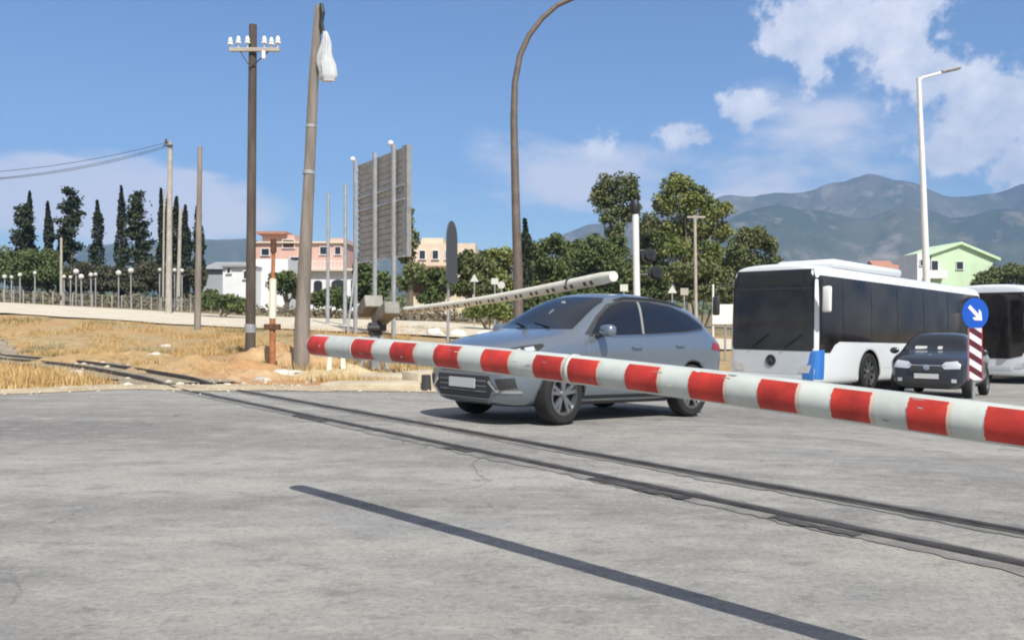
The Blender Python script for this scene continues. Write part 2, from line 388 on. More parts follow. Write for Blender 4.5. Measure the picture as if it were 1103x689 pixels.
M['pine'] = leaf('pine_needles', (.026, .042, .024), (.055, .070, .034))
M['leafA'] = leaf('broad_leaves', (.10, .135, .036), (.24, .255, .085))
M['leafB'] = leaf('olive_leaves', (.085, .11, .042), (.18, .195, .085))
M['leafC'] = leaf('hedge_leaves', (.070, .10, .036), (.14, .17, .065))
M['under'] = leaf('undergrowth', (.05, .058, .035), (.12, .11, .07), .8)
M['scrub'] = leaf('dry_scrub', (.13, .12, .085), (.24, .21, .15), 1.2)
M['straw'] = leaf('straw', (.44, .28, .11), (.60, .43, .20), 1.2)
M['strawg'] = leaf('green_straw', (.17, .17, .07), (.32, .27, .13), 1.2)

# ================================================================== setting
def axis_list(lo, hi, step, far_lo, far_hi):
    a = []; v = lo
    while v <= hi: a.append(v); v += step
    d = step * 1.3; v = a[-1]
    while v < far_hi: v += d; d *= 1.28; a.append(v)
    d = step * 1.3; v = a[0]
    while v > far_lo: v -= d; d *= 1.28; a.insert(0, v)
    return a
def gfn(x, y):
    z = gz(x, y); d = on_asphalt(x, y); s, t = st(x, y)
    if d > 0 and -34 < s < 128: z -= .12 * sstep(.0, .9, d)
    if 16 < y < 60 and d < 0: z += .09 * noise.noise(Vector((x * .35, y * .35, 0))) * sstep(0, -1.5, d) * (1 if abs(s - 5.35) > 1.5 else 0)
    return (x, y, z - .012)
sheet('ground', [max(-3900, min(5700, q)) for q in axis_list(-60, 70, 1.0, -3600, 5600)], [max(-550, min(3700, q)) for q in axis_list(-12, 115, 1.0, -300, 3600)], gfn, MG, 'structure')
def afn(s, tt):
    e = edge_t(s); t = e + (-70 - e) * tt; x, y = xy(s, t); return (x, y, gz(x, y))
tt = [0] + [(k / 60.0) ** 1.25 for k in range(1, 61)]
sheet('road', linsp(-30, 125, 190), tt, afn, MA, 'structure')
# pale dirt road behind the field
dn = [(-700, 60, 84), (-300, 53, 74), (0, 50, 70), (120, 49.5, 69), (250, 48, 67), (380, 43, 62), (470, 39.5, 58), (560, 38, 54), (700, 40, 54), (800, 46, 60)]
def dirt(px):
    for a, b in zip(dn[:-1], dn[1:]):
        if px <= b[0]:
            f = (px - a[0]) / (b[0] - a[0]); return a[1] + (b[1] - a[1]) * f, a[2] + (b[2] - a[2]) * f
    return dn[-1][1:]
def dfn(px, v):
    a, b = dirt(px); wv = .5 * wob(px, .03, 2) * (1 if v in (0, 1) else 0)
    Y = a + (b - a) * v + wv; x = (px - CX) / F * Y; return (x, Y, gz(x, Y) + .07)
sheet('dirt_road', linsp(-700, 800, 160), linsp(0, 1, 14), dfn, M['pale'], 'structure')
# gravel verge along the asphalt
def vfn(s, v):
    t = edge_t(s) - .30 - .35 * (wob(s, 1.1, 3) + .5 * wob(s, 4, 6)) * (1 - v) + v * (1.7 + .8 * wob(s, .4, 9)); x, y = xy(s, t)
    return (x, y, gz(x, y) + .009 + .03 * math.sin(v * 3.14) - .05 * sstep(.75, 1, v) + .015 * wob(s + v * 3, 3, 2) * (v > 0))
sheet('gravel_verge', linsp(-8, 34, 130), linsp(0, 1, 6), vfn, M['verge'], 'structure')
# crossing surface between and beside the rails
def strip(name, s0, s1, t0, t1, dz, m, nt_=90, jag=0.0, kind='structure', seed=0):
    def fn(t, v):
        a = s0 + jag * wob(t, 1.2, seed) + jag * .8 * wob(t, 7, seed) + jag * .5 * wob(t, 17, seed); b = s1 + jag * wob(t, 2.6, seed + 5) + jag * .5 * wob(t, 8, seed + 3)
        s = a + (b - a) * v; x, y = xy(s, t); return (x, y, gz(x, y) + dz)
    return sheet(name, linsp(t0, t1, nt_), (0, .5, 1), fn, m, kind)
for k, (a, b) in enumerate(((-3.9, -2.75), (-2.6, -1.55), (-1.0, .2))):
    strip('crossing_slab', 5.10, 5.50, a, b, .006, M['panel2'], 12, .02, seed=k)
strip('filler_strip', 4.70, 5.04, -14, 16.0, .005, M['filler'], 700, .06, seed=1)
strip('filler_strip', 5.52, 5.86, -14, 15.7, .005, M['filler'], 700, .06, seed=2)
strip('flangeway', 4.925, 4.975, -14, 16.3, .0095, M['groove'], 160, .012, seed=3)
strip('flangeway', 5.60, 5.65, -14, 16.0, .0095, M['groove'], 160, .012, seed=4)
for k, (a, b, w_) in enumerate(((3.9, 4.9, .05), (2.6, 3.2, .03), (6.6, 7.0, .02), (9.7, 10.6, .05))):
    strip('pothole_patch', 4.74 - w_ / 2, 4.80 + w_ / 2, a, b, .012, M['groove'], 40, .05, seed=6 + k)
# railway track
tr = thing('railway_track', 'dark steel railway rails crossing the road and running off through dry grass', 'railway track', (0, 0, 0))
for s0 in (4.88, 5.70):
    bm = new(); n = 150; ts = linsp(-14, 75, n); rg = []
    for t in ts:
        x, y = xy(s0, t); up = .003 if t < 15.5 else .003 + .10 * sstep(15.5, 18, t)
        z = gz(x, y) + up
        rg.append([bm.verts.new((x + NX * o_, y + NY * o_, z + h_)) for o_, h_ in ((-.035, -.16), (-.035, 0), (-.03, .012), (.03, .012), (.035, 0), (.035, -.16))])
    for a, b in zip(rg[:-1], rg[1:]):
        for k in range(5): bm.faces.new((a[k], a[k + 1], b[k + 1], b[k]))
    bmesh.ops.recalc_face_normals(bm, faces=bm.faces[:]); obj('rail', bm, M['rail'], tr)
for k in range(60):
    t = 17.5 + k * .75; x, y = xy(5.29, t); bm = new()
    box(bm, (0, 0, 0), (1.9, .24, .14), bevel=.01)
    o = obj('sleeper', bm, M['sleeper'], tr); o.location = (x, y, gz(x, y) - .055); o.rotation_euler = (0, 0, math.atan2(NY, NX) + random.uniform(-.03, .03))
# ballast sheet under the rails outside the road
M['ballast'] = mat('brown_ballast', (.20, .165, .12), .95, col2=(.36, .30, .21), vscale=3, bump=.7, bscale=18)
strip('ballast', 4.3, 6.4, 17.0, 75, .035, M['ballast'], 200, .35)

# ------------------------------------------------------------------ mountains
def prof(pts, px):
    if px <= pts[0][0]: return pts[0][1]
    for a, b in zip(pts[:-1], pts[1:]):
        if px <= b[0]:
            f = (px - a[0]) / (b[0] - a[0]); f = f * f * (3 - 2 * f); return a[1] + (b[1] - a[1]) * f
    return pts[-1][1]
def ridge(name, pts, Y0, Yc, Y1, m, px0, px1, n=240, rough=6, seed=0):
    def fn(px, v):
        # v 0..1 front foot to crest, 1..1.5 back slope
        Y = Y0 + (Yc - Y0) * v if v <= 1 else Yc + (Y1 - Yc) * (v - 1) * 2
        x = (px - CX) / F * Y
        xc = (px - CX) / F * Yc
        hz = (CY - prof(pts, px)) / F * Yc + CAMH
        hh = hz * (v ** 1.25 if v <= 1 else max(0, 1 - (v - 1) * 1.9))
        nz = noise.fractal(Vector((x * .0026, Y * .0026, seed)), .9, 2.1, 6)
        env = min(1, v * 3) * (1 - .6 * min(1, max(0, 1 - abs(v - 1) * 6)))
        hh += nz * hz * .30 * env * (.9 if v < 1 else .4) + noise.fractal(Vector((x * .012, Y * .012, seed)), .8, 2.1, 5) * rough * env
        return (x, Y, max(hh, -5) + 2)
    vs2 = [k / 26 for k in range(27)] + [1.1, 1.25, 1.5]
    return sheet(name, linsp(px0, px1, n), vs2, fn, m, 'structure')
MM1 = mk_mountain('mountain_far', (.065, .075, .050), (.12, .115, .08), (.20, .185, .15))
MM2 = mk_mountain('mountain_near', (.045, .06, .035), (.09, .095, .06), (.17, .155, .115))
ridge('mountains', [(480, 300), (560, 270), (640, 240), (690, 236), (740, 226), (790, 212), (850, 205), (905, 194), (935, 188), (975, 195), (1020, 208), (1060, 206), (1103, 199), (1200, 190), (1400, 220), (1700, 290)], 2300, 3300, 3650, MM1, 440, 1700, rough=2.5, seed=1)
ridge('foothills', [(540, 300), (610, 262), (640, 250), (700, 262), (770, 240), (830, 222), (880, 226), (930, 236), (980, 222), (1030, 236), (1103, 228), (1250, 225), (1500, 290)], 1700, 2500, 2900, MM2, 520, 1600, rough=2.5, seed=7)
ridge('distant_hill', [(-700, 300), (-300, 285), (0, 275), (150, 262), (225, 257), (262, 257), (300, 266), (380, 275), (470, 262), (560, 280), (620, 300)], 2000, 2800, 3400, MM2, -500, 640, rough=2.5, seed=11)
# ------------------------------------------------------------------ haze
bm = new(); box(bm, (900, 1560, 330), (9900, 4380, 700))
mh = bpy.data.materials.new('air'); mh.use_nodes = True; hn = mh.node_tree; hn.nodes.clear()
ho = hn.nodes.new('ShaderNodeOutputMaterial'); pv = hn.nodes.new('ShaderNodeVolumePrincipled'); hn.links.new(pv.outputs[0], ho.inputs['Volume'])
pv.inputs['Color'].default_value = (.33, .56, 1, 1); pv.inputs['Density'].default_value = .00021; pv.inputs['Anisotropy'].default_value = 0
hz = obj('haze', bm, mh); hz['kind'] = 'stuff'; hz.visible_shadow = True

# ================================================================== vegetation
def leaves(bm, pts, size, mi=0, flat=0):
    for p in pts:
        p = Vector(p); s = size * random.uniform(.6, 1.3)
        a = Vector((random.gauss(0, 1), random.gauss(0, 1), random.gauss(0, 1 - flat * .6))).normalized()
        b = a.orthogonal().normalized(); b.rotate(Matrix.Rotation(random.uniform(0, 6.28), 3, a)); c = a.cross(b)
        vs3 = [bm.verts.new(p + b * s + c * s * .15), bm.verts.new(p + c * s * .7 + b * s * .1), bm.verts.new(p - b * s - c * s * .1), bm.verts.new(p - c * s * .65)]
        f = bm.faces.new(vs3); f.material_index = mi
def sph(c, rx, ry, rz, shell=.45):
    d = Vector((random.gauss(0, 1), random.gauss(0, 1), random.gauss(0, 1))).normalized(); r = (shell + (1 - shell) * random.random() ** .6)
    if random.random() < .12: r *= 1.12
    return (c[0] + d.x * rx * r, c[1] + d.y * ry * r, c[2] + d.z * rz * r)
def tree_parts(root, crown_bm, lm, trunk_pts, tr_r, tm=None, limbs=()):
    bt = new(); tube(bt, trunk_pts, tr_r, 8)
    for pts, rr in limbs: tube(bt, pts, rr, 6)
    obj('trunk', bt, tm or M['trunk'], root); obj('crown', crown_bm, lm, root)
def cypress(px, ytop, wpx, Y, label, lean=0):
    b = at(px, Y); h = zof(ytop, Y) - b.z; wr = wpx / F * Y / 2
    root = thing('cypress_tree', label, 'tree', b, group='cypresses and pines beyond the dirt road')
    bm = new(); n = int(1500 + 60 * h); pts = []
    ph = random.uniform(0, 6)
    for k in range(n):
        v = random.random() ** .9; z = h * (.06 + .94 * v)
        r = wr * (min(1, v * 4 + .55) if v < .2 else 1) * (1 - max(0, (v - .35) / .65) ** 1.7) ** .8
        r *= 1 + .18 * math.sin(v * 17 + ph) + .12 * math.sin(v * 37 + ph * 2); a = random.uniform(0, 6.28); q = (.35 + .65 * random.random() ** .5) * (1.25 if random.random() < .08 else 1)
        pts.append((math.cos(a) * r * q + lean * v * wr + .12 * wr * math.sin(v * 9 + ph), math.sin(a) * r * q, z))
    leaves(bm, pts, .17); tree_parts(root, bm, M['cyp'], [(0, 0, -.3), (0, 0, h * .5), (lean * wr * .8, 0, h * .85)], [.2, .12, .04])
    return root
def pine(px, ytop, wpx, Y, label, seed=0, squat=1.0):
    rs = random.Random(seed); b = at(px, Y); h = zof(ytop, Y) - b.z; wr = wpx / F * Y / 2
    root = thing('pine_tree', label, 'tree', b, group='cypresses and pines beyond the dirt road')
    bm = new(); limbs = []; lev = 11
    for i in range(lev):
        v = .22 + .76 * i / (lev - 1); z0 = h * v; reach = wr * (1.05 - .85 * max(0, (v - .3) / .7) ** squat)
        for k in range(5 if v < .9 else 3):
            a = rs.uniform(0, 6.28); rl = reach * rs.uniform(.55, 1.2); up = rs.uniform(-.04, .14) * h * .6
            tip = Vector((math.cos(a) * rl, math.sin(a) * rl, z0 + up)); limbs.append(([(0, 0, z0), tip * .5 + Vector((0, 0, z0 * .5)), tip], [.07, .05, .02]))
            pts = []
            for q in range(85):
                f = rs.random() ** .6; c = Vector((0, 0, z0)).lerp(tip, .15 + .85 * f); sp_ = wr * .10 * (1.3 - .7 * f) + .10
                pts.append((c.x + random.gauss(0, sp_), c.y + random.gauss(0, sp_), c.z + random.gauss(0, sp_ * .55)))
            leaves(bm, pts, .19)
    leaves(bm, [(random.gauss(0, .15 * wr), random.gauss(0, .15 * wr), h * random.uniform(.85, 1.0)) for _ in range(120)], .16)
    tree_parts(root, bm, M['pine'], [(0, 0, -.3), (.1, 0, h * .5), (0, 0, h * .97)], [.28, .18, .04], limbs=limbs)
    return root
def broad(px, Y, ytop, clumps, label, lm='leafA', name='broadleaf_tree', cat='tree', group=None, size=.155, dens=55, trunk=True, ybase=None, tm=None):
    """clumps: (px, py, r_px[, ry_px]) of leaf masses, placed round the tree's own depth"""
    b = at(px, Y); k = Y / F; root = thing(name, label, cat, b, group=group)
    bm = new(); limbs = []
    for cl in clumps:
        cx, cy, r = cl[:3]; ry = cl[3] if len(cl) > 3 else r * .85
        c = Vector(((cx - CX) * k - b.x, random.uniform(-.5, .5) * r * k, zof(cy, Y) - b.z)); rr = r * k * 1.1; rz = ry * k * 1.12
        r_unused = 0; n = int(dens * 3.3 * max(rr * rz, .2) ** .85 * (.2 / size) ** 1.6) + 40
        ms = []
        for j in range(7):
            q = sph(c, rr * .75, rr * .75, rz * .75, .6); ms.append((q, rr * random.uniform(.36, .6), rz * random.uniform(.34, .56)))
        pts = [sph(m_[0], m_[1], m_[1], m_[2], .35) for m_ in random.choices(ms, k=n)] + [sph(c, rr * .8, rr * .8, rz * .8, .1) for _ in range(n // 2)]
        leaves(bm, pts, size)
        if trunk: limbs.append(([(0, 0, max(.3, c.z * .35)), (c.x * .4, c.y * .4, c.z * .65), tuple(c)], [.13, .09, .03]))
    if trunk:
        h = zof(ytop, Y) - b.z
        tree_parts(root, bm, M[lm], [(0, 0, -.3), (.1, 0, h * .3), (0, 0, h * .6)], [.26, .2, .09], limbs=limbs, tm=tm)
    else:
        obj('foliage', bm, M[lm], root)
        bt = new()
        for j in range(7):
            a = random.uniform(0, 6.28); c = random.choice(clumps); tip = Vector(((c[0] - CX) * k - b.x, random.uniform(-.2, .2), max(.3, zof(c[1], Y) - b.z)))
            tube(bt, [(math.cos(a) * .15, math.sin(a) * .15, -.2), tip * .5, tip], [.05, .04, .015], 5)
        obj('stems', bt, M['trunk'], root)
    return root

# cypress and pine row (left)
pine(26, 226, 42, 94, 'dark pine with layered drooping boughs, leftmost tree beyond the dirt road', 3, .6)
cypress(31.5, 206, 9, 96, 'thin cypress spire rising behind the leftmost layered pine')
cypress(52, 217, 12, 94, 'slim dark cypress between the two layered pines at far left')
cypress(64.5, 254, 7, 92, 'small low cypress just left of the tall ragged pine')
pine(76, 207, 42, 93, 'tall ragged pine with upswept irregular boughs between two slim cypresses', 8, .9)
cypress(105, 216, 15, 94, 'broad rounded cypress right of the tall ragged pine')
cypress(130.5, 200, 12, 95, 'tallest narrow cypress at the left edge of the bushy pine')
pine(146, 214, 48, 93, 'wide bushy pine with a hooked top beside the tallest narrow cypress', 15, .7)
cypress(174, 203, 9, 92, 'narrow cypress just left of the tall concrete power pole')
cypress(181, 207, 10, 94, 'narrow cypress directly behind the concrete power pole')
cypress(190, 212, 14, 93, 'full cypress just right of the concrete power pole')
cypress(200, 221, 13, 91, 'shorter cypress between the power pole and the slender grey pole')
cypress(214, 217, 13, 90, 'cypress standing behind the slender grey pole, last of the row')
G1 = 'hedges and bushes beyond the dirt road'
broad(20, 86, 268, [(0, 285, 28, 16), (30, 282, 26, 14), (52, 292, 16, 14), (15, 298, 30, 12)], 'rounded mid green bush at the far left below the pines', 'leafC', 'bush', 'bush', G1, trunk=False, dens=150)
broad(95, 90, 262, [(70, 296, 15, 10), (92, 293, 14, 11), (112, 297, 14, 9), (80, 306, 20, 9), (110, 307, 20, 8)], 'dark undergrowth thicket below the ragged pine', 'under', 'bush', 'bush', G1, trunk=False, dens=130)
broad(150, 90, 262, [(132, 296, 14, 9), (155, 291, 15, 12), (175, 297, 12, 10), (140, 306, 20, 8), (165, 307, 20, 8)], 'dark undergrowth thicket below the bushy pine', 'under', 'bush', 'bush', G1, trunk=False, dens=130)
broad(203, 88, 262, [(190, 296, 12, 12), (205, 298, 12, 10), (216, 301, 9, 10)], 'dark undergrowth thicket around the last cypresses', 'under', 'bush', 'bush', G1, trunk=False, dens=130)
# scrub in front of the trees
bm = new()
for k in range(5200):
    px = random.uniform(-60, 250); Y = random.uniform(74, 84); p = at(px, Y); hh = (.5 + 1.3 * abs(noise.noise(Vector((px * .06, Y * .3, 0))))) * random.random() ** .6
    leaves(bm, [(p.x, p.y, p.z + hh)], .17)
for k in range(2600):
    px = random.uniform(240, 560); lo = dirt(px)[1] + 1; Y = random.uniform(lo, lo + 16); p = at(px, Y); hh = (.25 + 1.2 * abs(noise.noise(Vector((px * .05, Y * .3, 4))))) * random.random() ** .7
    leaves(bm, [(p.x, p.y, p.z + hh)], .15)
sc = obj('dry_scrub', bm, M['scrub']); tag(sc, 'low grey brown scrub lining the far side of the pale dirt road', 'scrub', kind='stuff')
# bushes in the middle distance
broad(235, 62, 312, [(228, 322, 14, 10), (246, 327, 16, 9), (262, 330, 12, 8)], 'dark bushes in front of the grey roofed shed', 'leafC', 'bush', 'bush', G1, trunk=False, dens=150, size=.14)
broad(308, 78, 295, [(300, 307, 12, 13), (312, 305, 12, 12), (322, 312, 10, 10)], 'dark leafy tree in front of the arched white facade', 'leafC', 'garden_tree', 'tree', G1, dens=130, size=.16)
broad(352, 66, 312, [(345, 320, 14, 9), (362, 318, 12, 10), (372, 325, 12, 8)], 'dark bush behind the thick leaning pole', 'leafC', 'bush', 'bush', G1, trunk=False, dens=150, size=.14)
broad(395, 70, 285, [(392, 300, 14, 18), (410, 305, 12, 16), (400, 318, 18, 10)], 'dark tree seen through the billboard legs', 'leafC', 'garden_tree', 'tree', G1, dens=130, size=.17)
broad(441, 60, 222, [(438, 240, 9, 9), (444, 258, 10, 10), (438, 275, 12, 10), (446, 292, 14, 12), (436, 305, 12, 12), (441, 228, 5, 5)], 'sparse feathery tree beside the right edge of the billboard', 'leafB', 'feathery_tree', 'tree', G1, dens=60, size=.16)
broad(470, 62, 285, [(462, 300, 14, 12), (478, 306, 14, 14), (468, 318, 18, 10)], 'dark bush left of the edge-on road sign', 'leafC', 'bush', 'bush', G1, trunk=False, dens=150, size=.15)
broad(505, 64, 262, [(500, 285, 14, 15), (515, 290, 16, 18), (498, 308, 16, 12), (522, 312, 16, 12)], 'round olive tree right of the edge-on road sign', 'leafB', 'olive_tree', 'tree', G1, dens=120, size=.16)
broad(536, 66, 262, [(530, 278, 12, 10), (545, 275, 12, 10), (538, 295, 18, 14), (550, 312, 16, 12)], 'yellowish green tree left of the tall curved street lamp', 'leafA', 'broadleaf_tree', 'tree', G1, dens=120, size=.16)
cypress(566, 236, 17, 66, 'dark conical tree directly behind the tall curved street lamp')
broad(585, 70, 255, [(580, 268, 12, 12), (598, 262, 14, 11), (590, 285, 20, 14), (578, 302, 18, 13), (603, 302, 18, 12)], 'mid green tree just right of the tall curved street lamp', 'leafC', 'broadleaf_tree', 'tree', G1, dens=120)
G2 = 'trees behind the silver car'
broad(640, 78, 248, [(615, 270, 16, 10), (637, 265, 18, 11), (660, 266, 18, 11), (620, 285, 22, 16), (648, 282, 24, 18), (670, 290, 20, 18), (630, 308, 24, 12), (662, 312, 24, 12)], 'wide mass of green trees left of the white signal post', 'leafC', 'broadleaf_tree', 'tree', G2, dens=120)
broad(662, 84, 184, [(655, 198, 15, 11), (672, 198, 14, 11), (645, 215, 12, 12), (664, 215, 18, 13), (682, 208, 9, 9), (655, 232, 14, 11), (672, 232, 14, 11), (684, 226, 7, 8), (664, 248, 12, 10)], 'tall round crowned tree rising left of the signal post', 'leafB', 'broadleaf_tree', 'tree', G2, dens=70, tm=M['trunkpale'])
broad(742, 74, 186, [(722, 200, 15, 11), (738, 198, 15, 12), (715, 220, 14, 14), (735, 222, 20, 15), (757, 212, 14, 12), (768, 228, 16, 14), (745, 245, 24, 15), (722, 250, 16, 14), (775, 248, 14, 12), (783, 222, 6, 6), (730, 272, 22, 16), (760, 275, 22, 16)], 'tallest yellow green tree with spreading crown right of the signal post', 'leafA', 'broadleaf_tree', 'tree', G2, dens=80, tm=M['trunkpale'])
broad(705, 80, 225, [(700, 245, 13, 18), (710, 262, 14, 16), (695, 275, 16, 16), (712, 290, 18, 16)], 'dark tree filling the gap behind the signal post', 'leafB', 'broadleaf_tree', 'tree', G2, dens=110)
broad(810, 82, 243, [(800, 258, 14, 12), (815, 256, 14, 11), (828, 266, 11, 10), (795, 275, 18, 14), (815, 282, 22, 14), (785, 292, 20, 15), (832, 285, 12, 12)], 'low rounded green tree behind the front of the white bus', 'leafB', 'broadleaf_tree', 'tree', G2, dens=110)
broad(755, 66, 275, [(735, 295, 18, 14), (760, 292, 20, 15), (780, 300, 16, 14), (745, 312, 22, 11), (772, 318, 20, 9)], 'olive bush at the foot of the tallest tree', 'leafB', 'bush', 'bush', G2, trunk=False, dens=140, size=.16)
broad(690, 70, 285, [(675, 300, 18, 14), (700, 298, 18, 16), (688, 316, 24, 10), (716, 314, 14, 12)], 'dark green bush behind the roof of the silver car', 'leafC', 'bush', 'bush', G2, trunk=False, dens=140, size=.16)
broad(528, 48, 322, [(510, 336, 14, 7), (528, 333, 16, 8), (545, 337, 14, 7)], 'light green roadside bush below the raised barrier arm', 'leafA', 'bush', 'bush', G2, trunk=False, dens=170, size=.11)
broad(610, 52, 300, [(585, 325, 18, 10), (612, 322, 20, 10), (636, 322, 18, 10)], 'green roadside bush behind the windscreen of the silver car', 'leafC', 'bush', 'bush', G2, trunk=False, dens=160, size=.12)
broad(1088, 120, 284, [(1075, 298, 16, 10), (1095, 296, 18, 12), (1120, 294, 20, 12), (1062, 304, 12, 8)], 'brownish green trees beside the mint green house', 'leafB', 'broadleaf_tree', 'tree', G2, dens=120, size=.25)
broad(965, 150, 292, [(950, 300, 16, 8), (975, 298, 16, 9), (925, 300, 18, 8)], 'low distant trees in front of the red roofed house', 'leafB', 'broadleaf_tree', 'tree', G2, dens=120, size=.25)
# far wooded plain, one mass
bm = new()
for k in range(9000):
    Y = random.uniform(170, 620); px = random.uniform(-150, 1250); p = at(px, Y); leaves(bm, [(p.x, p.y, p.z + random.random() ** .7 * (3 + 5 * abs(noise.noise(Vector((px * .02, Y * .01, 3))))))], .0022 * Y + .3)
tag(obj('distant_woodland', bm, M['leafB']), 'far low woodland band at the foot of the mountains', 'woodland', kind='stuff')
# dry grass tufts on the field
bm = new()
def tuft(bm, p, h, n=5, sp_=.1):
    for _ in range(n):
        a = random.uniform(0, 6.28); w_ = random.uniform(.006, .014); d = Vector((math.cos(a), math.sin(a), 0)); o_ = d * random.uniform(0, sp_)
        q = Vector(p) + o_; tip = q + d * h * random.uniform(.2, .7) + Vector((0, 0, h * random.uniform(.6, 1.1))); s_ = Vector((-d.y, d.x, 0)) * w_
        bm.faces.new([bm.verts.new(q - s_), bm.verts.new(q + s_), bm.verts.new(tip)])
cnt = 0; tries = 0
bmg = new()
while cnt < 7500 and tries < 60000:
    tries += 1
    Y = 15 + 34 * random.random() ** 1.1; px = random.uniform(-30, 500); x = (px - CX) / F * Y
    if on_asphalt(x, Y) > -.7: continue
    s, t = st(x, Y)
    if 4.2 < s < 6.5: continue
    dens = noise.noise(Vector((x * .45, Y * .45, 2)))
    if dens < random.uniform(-.15, .35): continue
    tgt = bmg if noise.noise(Vector((x * .3, Y * .3, 12))) > .22 else bm
    tuft(tgt, (x, Y, gz(x, Y) - .02), random.uniform(.1, .34), 5, .15); cnt += 1
for k in range(260):
    s = random.uniform(-3, 4); t = edge_t(s) + random.uniform(.6, 2.5); x, y = xy(s, t); tuft(bm, (x, y, gz(x, y)), random.uniform(.08, .2), 5, .12)
tag(obj('dry_grass', bm, M['straw']), 'straw coloured dry grass covering the field left of the crossing', 'grass', kind='stuff')
tag(obj('green_grass', bmg, M['strawg']), 'greenish weeds mixed into the dry field', 'grass', kind='stuff')
# loose gravel near the edge
bm = new()
for k in range(900):
    s = random.uniform(-4, 14); t = edge_t(s) + random.gauss(.5, .8); x, y = xy(s, t); r = random.uniform(.010, .032)
    m = Matrix.Translation((x, y, gz(x, y) + .03)) @ Matrix.Rotation(random.uniform(0, 3), 4, 'Z') @ Matrix.Diagonal((r, r * .8, r * .6, 1))
    bmesh.ops.create_icosphere(bm, subdivisions=1, radius=1, matrix=m)
tag(obj('loose_gravel', bm, M['rock']), 'scattered loose stones along the road edge', 'gravel', kind='stuff')
bm = new()
for k in range(420):
    px = random.uniform(60, 470); Y = random.uniform(16, 27); x = (px - CX) / F * Y
    if on_asphalt(x, Y) > -.5: continue
    r = .02 + .07 * random.random() ** 3
    bmesh.ops.create_icosphere(bm, subdivisions=1, radius=1, matrix=Matrix.Translation((x, Y, gz(x, Y) + r * .3)) @ Matrix.Rotation(random.uniform(0, 3), 4, 'Z') @ Matrix.Diagonal((r * 1.3, r, r * .7, 1)))
tag(obj('rubble', bm, M['soil_stone'] if 'soil_stone' in M else M['rock']), 'small rubble and stones scattered over the dry verge', 'rubble', kind='stuff')
# soil heaps between the poles
def heap(px, Y, w_, h_, m, label, seed):
    b = at(px, Y); bm = new(); n = 48
    g = [[None] * n for _ in range(n)]
    for i in range(n):
        for j in range(n):
            u = -1 + 2 * i / (n - 1); v = -1 + 2 * j / (n - 1); r = math.hypot(u, v)
            e = max(0, 1 - r * r) ** 1.2; z = h_ * e * (1 + .9 * noise.fractal(Vector((u * 2, v * 2, seed)), 1, 2, 5)) + .09 * e * noise.fractal(Vector((u * 7, v * 7, seed)), .7, 2, 4) - .06 * (r > .95)
            g[i][j] = bm.verts.new((u * w_, v * w_ * .7, z + gz(b.x + u * w_, b.y + v * w_ * .7) - b.z - .03))
    for i in range(n - 1):
        for j in range(n - 1): bm.faces.new((g[i][j], g[i + 1][j], g[i + 1][j + 1], g[i][j + 1]))
    o = obj('soil_heap', bm, m, smooth=180); o.location = b; return tag(o, label, 'soil heap', 'soil heaps on the verge')
M['soil'] = mat('orange_soil', (.34, .19, .09), .95, col2=(.52, .36, .20), vscale=2, bump=.8, bscale=8)
M['soil2'] = mat('tan_soil', (.40, .30, .16), .95, col2=(.54, .44, .28), vscale=2, bump=.8, bscale=8)
heap(310, 24.5, 2.2, .50, M['soil'], 'orange soil heap between the rusty marker post and the leaning pole', 1)
heap(225, 21, 2.4, .30, MG, 'low tan soil heap in the dry grass left of the telegraph pole', 2)
heap(370, 19.5, 1.6, .26, M['soil2'], 'tan soil heap under the tip of the near barrier arm', 3)
heap(110, 27, 3.0, .28, MG, 'broad low grassy mound beside the rails', 4)
heap(262, 18.9, 1.8, .17, M['soil'], 'flat orange soil heap at the asphalt edge', 5)
def rock(px, Y, r, label, seed, m='rock', fl=.6):
    b = at(px, Y); bm = new(); bmesh.ops.create_icosphere(bm, subdivisions=3, radius=r)
    for v in bm.verts: v.co *= 1 + .35 * noise.noise(v.co * (1.6 / r) + Vector((seed, 0, 0))); v.co.z *= fl; v.co.x *= 1.3
    o = obj('rock', bm, M[m], smooth=35); o.location = b + Vector((0, 0, r * fl * .4)); return tag(o, label, 'rock', 'rocks on the dry field')
rock(168, 27, .30, 'largest pale rock lying in the dry field', 1)
rock(157, 26.4, .16, 'dark stone touching the largest pale rock', 2, 'wood_d')
rock(178, 37, .22, 'small pale stone just below the dirt road', 3, fl=.35)
rock(204, 25.5, .18, 'small reddish stone in the field left of the telegraph pole', 4, 'soil')
rock(303, 20.0, .2, 'pale stone near the foot of the rusty marker post', 5)
rock(316, 20.5, .26, 'flat white stone at the foot of the leaning pole', 6, fl=.35)
rock(258, 23.2, .12, 'small dark stone left of the telegraph pole foot', 7, 'wood_d')
rock(338, 19.0, .17, 'small tan stone right of the leaning pole', 8, 'soil2')
rock(281, 18.0, .13, 'small grey stone at the edge of the asphalt below the telegraph pole', 9, 'conc')
rock(80, 19.5, .14, 'small stone beside the rails near the left edge', 10)

# ================================================================== poles
def pole(name, label, cat, pts, rad, m, seg=12):
    """pts in (px, py) at given Y -> local"""
    pass
def px_pts(l, Y): return [Vector(((a - CX) / F * Y, Y, zof(b, Y))) for a, b in l]
def make_pole(name, label, cat, l, Y, rads, m, group=None, part='post', seg=12):
    P = px_pts(l, Y); base = P[0].copy(); gzv = gz(base.x, base.y); base.z = gzv; P[0].z = gzv - .4
    root = thing(name, label, cat, base, group=group); bm = new()
    tube(bm, [p - base for p in P], rads, seg); obj(part, bm, m, root, smooth=40)
    return root, base
